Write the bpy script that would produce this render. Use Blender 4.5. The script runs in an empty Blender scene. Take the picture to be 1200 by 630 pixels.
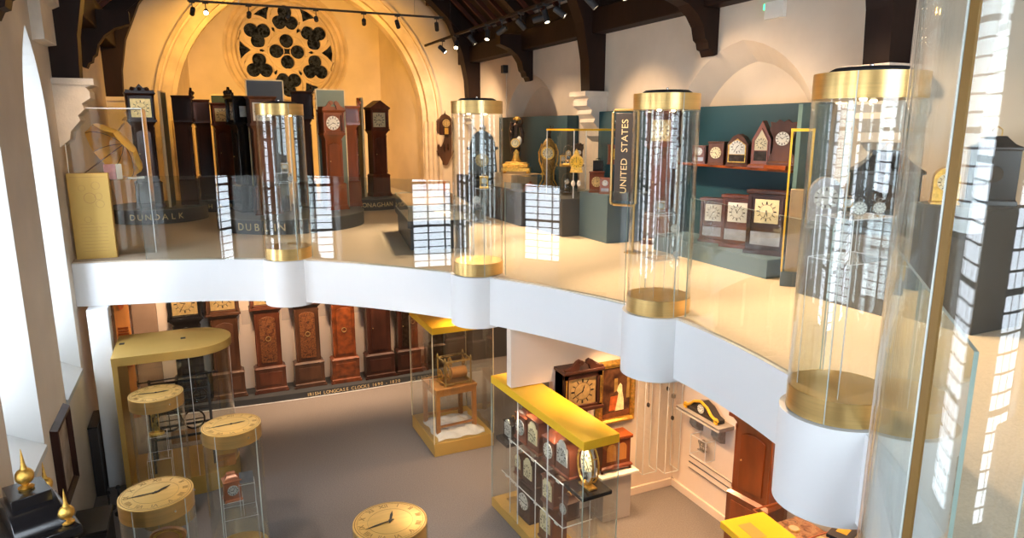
import bpy, bmesh, math, random
from math import sin, cos, pi, radians as R, atan2, hypot
from mathutils import Matrix, Vector
random.seed(7)
C = bpy.context.scene.collection
SC = bpy.context.scene

# ---------------------------------------------------------------- materials
def nt(name):
    m = bpy.data.materials.new(name); m.use_nodes = True
    n = m.node_tree.nodes; n.clear()
    o = n.new('ShaderNodeOutputMaterial')
    return m, m.node_tree, n, o

def mat(name, col, rough=.5, metal=0, var=.12, scale=6, stretch=(1, 1, 1), bump=0, spec=.5, coat=0, col2=None, detail=4, bscale=None):
    m, t, n, o = nt(name)
    b = n.new('ShaderNodeBsdfPrincipled')
    b.inputs['Roughness'].default_value = rough; b.inputs['Metallic'].default_value = metal
    b.inputs['Specular IOR Level'].default_value = spec
    b.inputs['Coat Weight'].default_value = coat; b.inputs['Coat Roughness'].default_value = .15
    tc = n.new('ShaderNodeTexCoord'); mp = n.new('ShaderNodeMapping'); mp.inputs['Scale'].default_value = stretch
    no = n.new('ShaderNodeTexNoise'); no.inputs['Scale'].default_value = scale; no.inputs['Detail'].default_value = detail
    t.links.new(tc.outputs['Object'], mp.inputs['Vector']); t.links.new(mp.outputs['Vector'], no.inputs['Vector'])
    cr = n.new('ShaderNodeValToRGB')
    c2 = col2 or tuple(c * (1 - var) for c in col)
    c1 = col if col2 else tuple(min(1, c * (1 + var)) for c in col)
    cr.color_ramp.elements[0].position = .32; cr.color_ramp.elements[1].position = .68
    cr.color_ramp.elements[0].color = (*c2, 1); cr.color_ramp.elements[1].color = (*c1, 1)
    t.links.new(no.outputs['Fac'], cr.inputs['Fac']); t.links.new(cr.outputs['Color'], b.inputs['Base Color'])
    if bump:
        n2 = n.new('ShaderNodeTexNoise'); n2.inputs['Scale'].default_value = bscale or scale * 6
        t.links.new(mp.outputs['Vector'], n2.inputs['Vector'])
        bp = n.new('ShaderNodeBump'); bp.inputs['Strength'].default_value = bump; bp.inputs['Distance'].default_value = .01
        t.links.new(n2.outputs['Fac'], bp.inputs['Height']); t.links.new(bp.outputs['Normal'], b.inputs['Normal'])
    t.links.new(b.outputs['BSDF'], o.inputs['Surface'])
    return m

def glass(name, tint=(.96, .98, .97), f0=.045, rough=0.0, power=5):
    m, t, n, o = nt(name)
    tr = n.new('ShaderNodeBsdfTransparent'); tr.inputs['Color'].default_value = (*tint, 1)
    gl = n.new('ShaderNodeBsdfGlossy'); gl.inputs['Roughness'].default_value = rough; gl.inputs['Color'].default_value = (1, 1, 1, 1)
    lw = n.new('ShaderNodeLayerWeight'); lw.inputs['Blend'].default_value = .5
    p = n.new('ShaderNodeMath'); p.operation = 'POWER'; p.inputs[1].default_value = power
    a = n.new('ShaderNodeMath'); a.operation = 'MULTIPLY_ADD'; a.inputs[1].default_value = 1 - f0; a.inputs[2].default_value = f0
    mx = n.new('ShaderNodeMixShader')
    t.links.new(lw.outputs['Facing'], p.inputs[0]); t.links.new(p.outputs[0], a.inputs[0]); t.links.new(a.outputs[0], mx.inputs['Fac'])
    t.links.new(tr.outputs[0], mx.inputs[1]); t.links.new(gl.outputs[0], mx.inputs[2]); t.links.new(mx.outputs[0], o.inputs['Surface'])
    return m

def emis(name, col, s):
    m, t, n, o = nt(name)
    e = n.new('ShaderNodeEmission'); e.inputs['Color'].default_value = (*col, 1); e.inputs['Strength'].default_value = s
    t.links.new(e.outputs[0], o.inputs['Surface'])
    return m

def cloth(name, col):
    m = mat(name, col, .8, var=.08, scale=5); t = m.node_tree; n = t.nodes
    b = next(x for x in n if x.type == 'BSDF_PRINCIPLED'); o = next(x for x in n if x.type == 'OUTPUT_MATERIAL')
    tr = n.new('ShaderNodeBsdfTranslucent'); tr.inputs['Color'].default_value = (*col, 1); mx = n.new('ShaderNodeMixShader'); mx.inputs['Fac'].default_value = .5
    t.links.new(b.outputs[0], mx.inputs[1]); t.links.new(tr.outputs[0], mx.inputs[2]); t.links.new(mx.outputs[0], o.inputs['Surface'])
    return m

def paint(name, cols, scale=4, rough=.4, dist=0.0, spec=.5):
    """blotchy multi-colour surface (oil painting, marquetry)"""
    m, t, n, o = nt(name)
    b = n.new('ShaderNodeBsdfPrincipled'); b.inputs['Roughness'].default_value = rough; b.inputs['Specular IOR Level'].default_value = spec
    tc = n.new('ShaderNodeTexCoord'); no = n.new('ShaderNodeTexNoise'); no.inputs['Scale'].default_value = scale
    no.inputs['Distortion'].default_value = dist
    t.links.new(tc.outputs['Object'], no.inputs['Vector'])
    cr = n.new('ShaderNodeValToRGB'); els = cr.color_ramp.elements
    els[0].position = .3; els[0].color = (*cols[0], 1); els[1].position = .7; els[1].color = (*cols[-1], 1)
    for i, c in enumerate(cols[1:-1]):
        e = els.new(.3 + .4 * (i + 1) / (len(cols) - 1)); e.color = (*c, 1)
    t.links.new(no.outputs['Fac'], cr.inputs['Fac']); t.links.new(cr.outputs['Color'], b.inputs['Base Color'])
    t.links.new(b.outputs['BSDF'], o.inputs['Surface'])
    return m

M = dict(
    plaster=mat('plaster', (.71, .61, .49), .9, var=.08, scale=1.2, bump=.15),
    plaster_low=mat('plaster_low', (.84, .70, .58), .85, var=.04, scale=1),
    reveal=mat('reveal', (.55, .545, .52), .8, var=.04, scale=1.5),
    stone=mat('stone', (.66, .54, .40), .9, var=.16, scale=2.5, bump=.5, bscale=30),
    stone_pale=mat('stone_pale', (.72, .64, .54), .9, var=.1, scale=3, bump=.4, bscale=40),
    white=mat('white_paint', (.88, .89, .90), .45, var=.015, scale=.6),
    carpet_up=mat('carpet_beige', (.68, .57, .43), .95, var=.1, scale=90, bump=.4, bscale=200),
    carpet_low=mat('carpet_grey', (.215, .19, .178), .95, var=.16, scale=70, bump=.5, bscale=160),
    timber=mat('dark_timber', (.017, .0065, .0035), .6, spec=.25, var=.35, scale=3, stretch=(1, 1, .3), bump=.2),
    timber_red=mat('timber_red', (.07, .014, .005), .6, var=.3, scale=3, stretch=(1, 1, .2)),
    boards=mat('roof_boards', (.022, .007, .004), .8, var=.5, scale=2, stretch=(1, 8, 1)),
    brass=mat('brushed_brass', (.74, .50, .19), .30, .85, var=.06, scale=2, stretch=(1, 1, 30)),
    gold=mat('gilt_panel', (.72, .47, .13), .42, .45, var=.05, scale=2),
    goldtop=mat('gold_lid', (.95, .57, .03), .38, .12, var=.05, scale=2),
    brassdial=mat('engraved_brass', (.66, .47, .20), .35, .65, var=.15, scale=20),
    gilt=mat('gilded_bronze', (.78, .47, .10), .28, .9, var=.25, scale=30, bump=.4),
    bronze=mat('dark_bronze', (.045, .028, .018), .3, .7, var=.5, scale=18, bump=.4),
    mirror=mat('steel', (.6, .6, .6), .2, 1, var=.05),
    black=mat('black_lacquer', (.010, .009, .010), .25, var=.3, scale=5, coat=.4),
    matblack=mat('matt_black', (.02, .02, .022), .6, var=.2),
    mahog=mat('mahogany', (.14, .035, .014), .32, var=.45, scale=5, stretch=(1, 1, .25), coat=.15, spec=.35),
    darkmahog=mat('dark_mahogany', (.040, .013, .008), .4, var=.45, scale=5, stretch=(1, 1, .25), coat=.08, spec=.3),
    orange=mat('orange_mahogany', (.23, .052, .011), .3, var=.35, scale=4, stretch=(1, 1, .25), coat=.45),
    walnut=mat('walnut', (.10, .034, .013), .4, var=.4, scale=5, stretch=(1, 1, .3), coat=.08, spec=.3),
    oak=mat('golden_oak', (.46, .19, .05), .4, var=.3, scale=5, stretch=(1, 1, .3), coat=.2),
    rosewood=mat('rosewood', (.125, .032, .013), .32, var=.5, scale=7, stretch=(1, 1, .3), coat=.35),
    inlay=paint('marquetry', [(.02, .008, .004), (.16, .04, .012), (.30, .10, .025), (.06, .02, .007)], 22, .35, 1.5),
    dial_white=mat('enamel_white', (.80, .78, .70), .4, var=.05, scale=8),
    dial_cream=mat('cream_dial', (.78, .68, .42), .4, var=.1, scale=10),
    dial_silver=mat('silvered_dial', (.62, .62, .58), .35, .2, var=.1, scale=14),
    ink=mat('dial_ink', (.02, .015, .012), .5, var=.1),
    letter=mat('gold_letters', (.92, .72, .36), .4, 0, var=.03),
    engrave=mat('engraved_line', (.30, .17, .05), .5, .3, var=.05),
    plinth=mat('slate_plinth', (.045, .050, .056), .5, var=.08, scale=3),
    plinthtop=mat('slate_plinth_top', (.14, .145, .14), .5, var=.05, scale=3),
    panel=mat('green_panel', (.030, .060, .055), .45, var=.1, scale=2),
    panel_edge=mat('cream_edge', (.80, .66, .40), .5, var=.03),
    teal=mat('teal_board', (.003, .048, .075), .55, var=.06, scale=1),
    bluegrey=mat('bluegrey_plinth', (.11, .18, .23), .5, var=.04, scale=1),
    greige=mat('grey_pedestal', (.075, .07, .068), .6, var=.04, scale=1),
    signbrown=mat('sign_brown', (.045, .036, .033), .5, var=.08),
    parasol=cloth('yellow_parasol_cloth', (.95, .66, .16)),
    linen=mat('white_cloth', (.80, .76, .72), .85, var=.08, scale=7, bump=.4),
    paper=mat('card', (.82, .78, .70), .7, var=.02),
    pink=mat('pink_card', (.70, .35, .38), .7, var=.15, scale=20),
    copper=mat('copper', (.75, .30, .17), .3, .9, var=.15, scale=10),
    tin=mat('old_tin', (.35, .34, .35), .35, .6, var=.2, scale=10),
    teeth=mat('brass_works', (.80, .58, .22), .25, .9, var=.2, scale=12),
    horn=mat('yellow_enamel', (.80, .46, .03), .35, .3, var=.15, scale=10),
    acrylic=glass('acrylic', (.975, .985, .985), .05),
    glass=glass('case_glass', (.955, .972, .965), .034),
    glass_bal=glass('balustrade_glass', (.88, .905, .895), .04),
    glass_edge=mat('glass_edge', (.42, .55, .52), .15, 0, var=.05, spec=.8),
    edge_light=mat('polished_edge', (.85, .88, .88), .2, 0, var=.03),
    rosedark=paint('rose_glass', [(.004, .006, .012), (.012, .015, .028), (.04, .05, .08), (.006, .007, .012)], 9, .9, 0, 0),
    sky=emis('window_daylight', (.80, .89, 1.0), 10),
    lead=mat('window_lead', (.03, .03, .035), .5, .3),
    lowred=mat('red_walnut_dimmed', (.085, .024, .010), .35, var=.45, scale=5, stretch=(1, 1, .3), coat=.25), lowwal=mat('walnut_dimmed', (.065, .026, .012), .38, var=.45, scale=5, stretch=(1, 1, .3), coat=.2), loworange=mat('burr_walnut_dimmed', (.15, .036, .008), .33, var=.5, scale=9, coat=.3),  # wood copies dimmed in colour to offset the strong lamps on them
    lowinlay=paint('marquetry_dimmed', [(.015, .006, .003), (.07, .02, .007), (.17, .065, .02), (.03, .01, .004)], 22, .4, 1.5),  # marquetry copy, likewise darkened against the strong lamps
    shelfgrey=mat('grey_shelf', (.33, .30, .27), .6, var=.08),
    lampglow=emis('lamp_lens', (1.0, .80, .50), 25),
    lampglow_hot=emis('lamp_lens_hot', (1.0, .72, .36), 160),
    exitgreen=emis('exit_green', (.05, .9, .35), 3),
    photo=paint('oil_painting', [(.012, .005, .003), (.05, .016, .007), (.11, .045, .018), (.025, .01, .006)], 7, .4),
)

# ---------------------------------------------------------------- geometry collector
class G:
    def __init__(s): s.v = []; s.f = []; s.m = []
    def add(s, vs, fs, mi=0):
        k = len(s.v); s.v += [tuple(v) for v in vs]; s.f += [tuple(i + k for i in f) for f in fs]; s.m += [mi] * len(fs); return s
    def box(s, x0, x1, y0, y1, z0, z1, mi=0, rz=0, piv=None):
        vs = [(x, y, z) for z in (z0, z1) for y in (y0, y1) for x in (x0, x1)]
        if rz:
            px, py = piv or ((x0 + x1) / 2, (y0 + y1) / 2)
            vs = [(px + (x - px) * cos(rz) - (y - py) * sin(rz), py + (x - px) * sin(rz) + (y - py) * cos(rz), z) for x, y, z in vs]
        return s.add(vs, [(0, 2, 3, 1), (4, 5, 7, 6), (0, 1, 5, 4), (2, 6, 7, 3), (0, 4, 6, 2), (1, 3, 7, 5)], mi)
    def prof(s, rects, mi=0):
        """stack of centred rectangular sections: (z, halfw, yfront, yback)"""
        vs = []
        for z, hw, yf, yb in rects: vs += [(-hw, yf, z), (hw, yf, z), (hw, yb, z), (-hw, yb, z)]
        fs = [(3, 2, 1, 0)]
        for i in range(len(rects) - 1):
            a = i * 4
            for k in range(4): fs.append((a + k, a + (k + 1) % 4, a + 4 + (k + 1) % 4, a + 4 + k))
        a = (len(rects) - 1) * 4; fs.append((a, a + 1, a + 2, a + 3))
        return s.add(vs, fs, mi)
    def lathe(s, pr, x=0, y=0, z=0, n=24, mi=0, cap=True, sy=1.0):
        vs = []; fs = []
        for r, h in pr:
            for k in range(n): a = 2 * pi * k / n; vs.append((x + r * cos(a), y + r * sin(a) * sy, z + h))
        for i in range(len(pr) - 1):
            for k in range(n): fs.append((i * n + k, i * n + (k + 1) % n, (i + 1) * n + (k + 1) % n, (i + 1) * n + k))
        if cap: fs.append(tuple(range(n - 1, -1, -1))); fs.append(tuple(range((len(pr) - 1) * n, len(pr) * n)))
        return s.add(vs, fs, mi)
    def ring(s, x, y, z0, z1, ri, ro, n=48, mi=0):
        return s.closed([(ro, z0), (ro, z1), (ri, z1), (ri, z0)], x, y, n, mi)
    def closed(s, pr, x, y, n=48, mi=0):
        vs = []; fs = []; m = len(pr)
        for r, h in pr:
            for k in range(n): a = 2 * pi * k / n; vs.append((x + r * cos(a), y + r * sin(a), h))
        for i in range(m):
            j = (i + 1) % m
            for k in range(n): fs.append((i * n + k, i * n + (k + 1) % n, j * n + (k + 1) % n, j * n + k))
        return s.add(vs, fs, mi)
    def prism(s, pts, a0, a1, axis='y', mi=0):
        """outline pts extruded along axis; pts are (x,z) for y, (y,z) for x, (x,y) for z"""
        area = sum(pts[i][0] * pts[(i + 1) % len(pts)][1] - pts[(i + 1) % len(pts)][0] * pts[i][1] for i in range(len(pts)))
        if area < 0: pts = pts[::-1]
        f = {'y': lambda p, a: (p[0], a, p[1]), 'x': lambda p, a: (a, p[0], p[1]), 'z': lambda p, a: (p[0], p[1], a)}[axis]
        n = len(pts); vs = [f(p, a0) for p in pts] + [f(p, a1) for p in pts]
        fs = [tuple(range(n - 1, -1, -1)), tuple(range(n, 2 * n))] + [(i, (i + 1) % n, n + (i + 1) % n, n + i) for i in range(n)]
        return s.add(vs, fs, mi)
    def tube(s, pts, r, n=8, mi=0, close=False, r1=None):
        pts = [Vector(p) for p in pts]; N = len(pts); vs = []; fs = []
        up = Vector((0, 0, 1))
        for i, p in enumerate(pts):
            if close: d = pts[(i + 1) % N] - pts[i - 1]
            else: d = pts[min(i + 1, N - 1)] - pts[max(i - 1, 0)]
            d.normalize(); u = up if abs(d.z) < .95 else Vector((1, 0, 0))
            a = d.cross(u).normalized(); b = a.cross(d).normalized()
            rr = r if r1 is None else r + (r1 - r) * i / max(1, N - 1)
            for k in range(n): t = 2 * pi * k / n; vs.append(p + a * rr * cos(t) + b * rr * sin(t))
        for i in range(N if close else N - 1):
            j = (i + 1) % N
            for k in range(n): fs.append((i * n + k, i * n + (k + 1) % n, j * n + (k + 1) % n, j * n + k))
        if not close: fs.append(tuple(range(n - 1, -1, -1))); fs.append(tuple(range((N - 1) * n, N * n)))
        return s.add(vs, fs, mi)
    def disc_y(s, x, z, y0, y1, r, n=32, mi=0, rx=None):
        rx = rx or r
        return s.prism([(x + rx * cos(2 * pi * k / n), z + r * sin(2 * pi * k / n)) for k in range(n)], y0, y1, 'y', mi)
    def blob(s, c, r, sx=1, sy=1, sz=1, n=12, mi=0):
        pr = [(max(1e-4, r * sin(pi * i / 8)), -r * cos(pi * i / 8) * sz) for i in range(9)]
        k = len(s.v); s.lathe(pr, 0, 0, 0, n, mi)
        for i in range(k, len(s.v)):
            x, y, z = s.v[i]; s.v[i] = (c[0] + x * sx, c[1] + y * sy, c[2] + z)
        return s
    def xf(s, m, k=0):
        for i in range(k, len(s.v)): s.v[i] = tuple(m @ Vector(s.v[i]))
        return s
    def obj(s, name, mats, parent=None, bevel=0, smooth=True, loc=None, rz=0):
        me = bpy.data.meshes.new(name); me.from_pydata(s.v, [], s.f)
        if not isinstance(mats, (list, tuple)): mats = [mats]
        for m in mats: me.materials.append(M[m] if isinstance(m, str) else m)
        me.polygons.foreach_set('material_index', s.m)
        if smooth:
            me.polygons.foreach_set('use_smooth', [True] * len(s.f)); me.update()
            me.set_sharp_from_angle(angle=R(35))
        me.update()
        o = bpy.data.objects.new(name, me); C.objects.link(o)
        if parent: o.parent = parent
        if loc: o.location = loc
        if rz: o.rotation_euler.z = rz
        if bevel:
            b = o.modifiers.new('bevel', 'BEVEL'); b.width = bevel; b.segments = 2; b.limit_method = 'ANGLE'; b.angle_limit = R(40)
        return o

def thing(name, label, cat, loc=(0, 0, 0), rz=0, group=None):
    o = bpy.data.objects.new(name, None); C.objects.link(o); o.empty_display_size = .1
    o.location = loc; o.rotation_euler = (0, 0, rz); o['label'] = label; o['category'] = cat
    if group: o['group'] = group
    return o
def tag(o, label, cat, group=None, loc=None, rz=None):
    o['label'] = label; o['category'] = cat
    if group: o['group'] = group
    if loc: o.location = loc
    if rz: o.rotation_euler.z = rz
    return o
def struct(name, g, m, **k):
    o = g.obj(name, m, **k); o['kind'] = 'structure'; return o

_tc = {}
def text_geo(txt, size, depth=.002):
    """letters as solid geometry in the x-y plane, centred, facing +z"""
    key = (txt, size, depth)
    if key not in _tc:
        cu = bpy.data.curves.new('t', 'FONT'); cu.body = txt; cu.size = size; cu.extrude = depth / 2; cu.align_x = 'CENTER'; cu.align_y = 'CENTER'
        cu.resolution_u = 3
        ob = bpy.data.objects.new('t', cu); C.objects.link(ob)
        dg = bpy.context.evaluated_depsgraph_get(); me = bpy.data.meshes.new_from_object(ob.evaluated_get(dg))
        _tc[key] = ([tuple(v.co) for v in me.vertices], [tuple(p.vertices) for p in me.polygons])
        bpy.data.objects.remove(ob); bpy.data.curves.remove(cu); bpy.data.meshes.remove(me)
    return _tc[key]
def add_text(g, txt, size, mtx, mi=0, depth=.002):
    v, f = text_geo(txt, size, depth); k = len(g.v); g.add(v, f, mi); g.xf(mtx, k); return g
FACE_MY = Matrix.Rotation(R(90), 4, 'X')     # text facing -Y, upright
def copy_tree(o, parent=None):
    c = o.copy(); C.objects.link(c)
    if parent: c.parent = parent
    for ch in [x for x in o.children]: copy_tree(ch, c)
    return c

# ---------------------------------------------------------------- clock pieces
def hands_geo(r, h, m, y, w=.03):
    """two tapered hands + boss in the x-z plane at depth y"""
    g = G()
    for ang, L, ww in ((2 * pi * (h + m / 60) / 12, .52 * r, w * 1.4), (2 * pi * m / 60, .8 * r, w)):
        d = (sin(ang), cos(ang)); p = (d[1], -d[0]); W = ww * r
        pts = [(-d[0] * .12 * r - p[0] * W * .5, -d[1] * .12 * r - p[1] * W * .5), (-d[0] * .12 * r + p[0] * W * .5, -d[1] * .12 * r + p[1] * W * .5),
               (d[0] * L * .6 + p[0] * W, d[1] * L * .6 + p[1] * W), (d[0] * L, d[1] * L), (d[0] * L * .6 - p[0] * W, d[1] * L * .6 - p[1] * W)]
        g.prism(pts, y - .004, y - .001)
    g.disc_y(0, 0, y - .007, y, .05 * r, 10)
    return g
def dial(parent, kind, r, y, z, face='dial_white', time=(10, 10), spandrel='brassdial', ink='ink'):
    """clock dial at local (0,y,z), looking to -Y, as a part with chapter ticks, its hands a sub-part"""
    g = G()
    if kind == 'square': g.box(-r * 1.12, r * 1.12, -.004, .004, -r * 1.12, r * 1.12, 1)
    elif kind == 'arch':
        pts = [(-r * 1.1, -r * 1.15), (r * 1.1, -r * 1.15), (r * 1.1, r * 1.1)] + [(r * .8 * cos(a), r * 1.1 + r * .8 * sin(a)) for a in [pi * k / 12 for k in range(13)]] + [(-r * 1.1, r * 1.1)]
        g.prism(pts, -.004, .004, 'y', 1); g.disc_y(0, r * 1.45, -.007, 0, r * .34, 20, 0)
    g.disc_y(0, 0, -.008, .003, r, 32, 0)
    for k in range(12):
        a = pi / 6 * k; c = Matrix.Rotation(a, 4, 'Y'); q = len(g.v)
        w = .035 if k % 3 else .06
        g.box(-w * r, w * r, -.011, -.007, r * .68, r * .93, 2); g.xf(c, q)
    q = len(g.v); N = 32
    vs = []; fs = []
    for k in range(N):
        a = 2 * pi * k / N
        vs += [(r * .66 * cos(a), -.0095, r * .66 * sin(a)), (r * .63 * cos(a), -.0095, r * .63 * sin(a))]
        j = (k + 1) % N; fs.append((2 * k, 2 * k + 1, 2 * j + 1, 2 * j))
    g.add(vs, fs, 2)
    d = g.obj('dial', [face, spandrel, ink], parent); d.location = (0, y, z)
    hands_geo(r, *time, -.010).obj('hands', ink, d)
    return d

def swan(g, w, z, yf, yb, h, mi=0):
    """swan neck pediment: two mirrored S-scrolls with rosettes"""
    for s in (-1, 1):
        pts = [(s * w, z), (s * w, z + .03), (s * w * .8, z + .035), (s * w * .6, z + h * .45), (s * w * .42, z + h * .85), (s * w * .25, z + h),
               (s * w * .1, z + h * .85), (s * w * .1, z + h * .55), (s * w * .22, z + h * .45), (s * w * .3, z)]
        g.prism(pts, yf, yb, 'y', mi)
        g.disc_y(s * w * .19, z + h * .74, yf - .015, yf, h * .22, 14, mi)
def finial(g, x, y, z, h, mi=0):
    g.lathe([(.15 * h, 0), (.17 * h, .05 * h), (.06 * h, .11 * h), (.10 * h, .17 * h), (.19 * h, .28 * h), (.16 * h, .38 * h), (.09 * h, .46 * h), (.05 * h, .60 * h), (.03 * h, .8 * h), (.006 * h, h)], x, y, z, 12, mi)

def longcase(label, loc, rz=0, H=2.2, w=.5, body='mahog', door=None, dk='square', face='dial_white', top='flat', t=(10, 10), d=.26, group=None,
             baseH=.48, lenticle=False, spandrel='brassdial', doorinlay=None, finials=0, ink='ink', tr=.74):
    o = thing('longcase_clock', label, 'clock', loc, rz, group)
    door = door or body
    hw = w / 2; tw = hw * tr; bw = hw * .94; hoodH = w * .98; topH = {'flat': .06, 'swan': .20, 'pediment': .20, 'arch': .16, 'carved': .18}[top]
    zh = H - topH - hoodH                       # bottom of the hood
    ff = -d / 2
    g = G(); g.prof([(0, bw + .012, ff - .012, d / 2), (.07, bw + .012, ff - .012, d / 2), (.085, bw, ff, d / 2), (baseH - .05, bw, ff, d / 2), (baseH - .03, bw + .008, ff - .008, d / 2), (baseH, tw + .02, ff + .03, d / 2)])
    for s in (-1, 1): g.box(s * bw - .03, s * bw + .03, ff - .02, ff + .04, 0, .035)
    g.box(-bw * .75, bw * .75, ff - .008, ff, .14, baseH - .1)
    g.obj('base', body, o, .003)
    g = G(); g.prof([(baseH, tw, ff + .04, d / 2), (zh - .07, tw, ff + .04, d / 2), (zh, hw * .95, ff - .0, d / 2)])
    for s in (-1, 1): g.lathe([(.016, 0), (.018, .03), (.013, .05), (.013, zh - baseH - .17), (.018, zh - baseH - .15), (.016, zh - baseH - .12)], s * (tw - .004), ff + .044, baseH + .03, 10)
    g.obj('trunk', body, o)
    g = G(); a, b = baseH + .07, zh - .14
    g.prism([(-tw * .66, a), (tw * .66, a), (tw * .66, b - .05), (tw * .4, b - .02), (0, b), (-tw * .4, b - .02), (-tw * .66, b - .05)], ff + .024, ff + .045)
    dr = g.obj('trunk_door', doorinlay or door, o, .002)
    if lenticle:
        G().closed([(.035, 0), (.045, 0), (.045, .012), (.035, .012)], 0, 0, 24).xf(Matrix.Translation((0, ff + .024, (a + b) / 2 + .02)) @ Matrix.Rotation(R(90), 4, 'X')).obj('lenticle', 'brass', dr)
    else:
        G().lathe([(.009, 0), (.009, .012)], 0, 0, 0, 10).xf(Matrix.Translation((-tw * .55, ff + .024, (a + b) / 2)) @ Matrix.Rotation(R(90), 4, 'X')).obj('escutcheon', 'brass', dr)
    g = G(); z1 = zh + hoodH
    hf = ff - .03
    g.box(-hw, hw, hf, d / 2, zh, zh + .04); g.box(-hw * .94, -hw * .74, hf + .02, d / 2, zh + .04, z1); g.box(hw * .74, hw * .94, hf + .02, d / 2, zh + .04, z1)
    g.box(-hw * .94, hw * .94, hf + .07, d / 2, zh + .04, z1); g.box(-hw * .94, hw * .94, hf + .02, hf + .07, z1 - .05, z1); g.box(-hw * .94, hw * .94, hf + .02, hf + .07, zh + .04, zh + .08)
    for s in (-1, 1): g.lathe([(.018, 0), (.02, .02), (.014, .04), (.012, hoodH - .1), (.018, hoodH - .07), (.02, hoodH - .05)], s * hw * .88, hf + .015, zh + .045, 12)
    hd = g.obj('hood', body, o, .002)
    r = (hw * .74 - .012) / 1.12
    zc = zh + .04 + (hoodH - .04) * .48
    if dk == 'arch': r *= .86; zc -= .04
    dial(hd, dk if dk != 'round' else 'square', r, hf + .064, zc, face, t, spandrel if dk != 'round' else body, ink)
    g = G(); g.prof([(z1, hw * .95, hf + .01, d / 2), (z1 + .02, hw * 1.02, hf - .01, d / 2 + .005), (z1 + .035, hw * 1.06, hf - .025, d / 2 + .01), (z1 + .05, hw * 1.06, hf - .025, d / 2 + .01)])
    zt = z1 + .05
    if top == 'swan': swan(g, hw * 1.02, zt, hf - .01, hf + .03, topH - .05); g.box(-hw * .9, hw * .9, hf + .03, d / 2, zt, zt + .05)
    elif top == 'pediment': g.prism([(-hw * 1.06, zt), (hw * 1.06, zt), (0, zt + topH - .05)], hf - .02, d / 2)
    elif top == 'arch': g.prism([(-hw * .95, zt)] + [(hw * .95 * cos(pi - pi * k / 12), zt + (topH - .05) * sin(pi * k / 12)) for k in range(13)] + [(hw * .95, zt)], hf, d / 2)
    elif top == 'carved':
        pts = [(-hw, zt), (-hw * .95, zt + .05), (-hw * .7, zt + .04), (-hw * .55, zt + .10), (-hw * .25, zt + .08), (0, zt + topH - .03), (hw * .25, zt + .08), (hw * .55, zt + .10), (hw * .7, zt + .04), (hw * .95, zt + .05), (hw, zt)]
        g.prism(pts, hf - .01, hf + .03)
        for x in (-.5, 0, .5): g.blob((x * hw, hf - .01, zt + .06), .035)
    g.obj('cornice', body, hd)
    fx = {0: (), 1: (0,), 3: (-.9, 0, .9), 2: (-.9, .9)}[finials]
    for x in fx:
        zz = zt + (topH - .05 if x == 0 and top in ('pediment', 'arch') else .03)
        f = G(); finial(f, 0, 0, 0, .14); f.obj('finial', 'gilt' if finials == 3 else body, hd, loc=(x * hw, hf + .02, zz))
    return o

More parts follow.
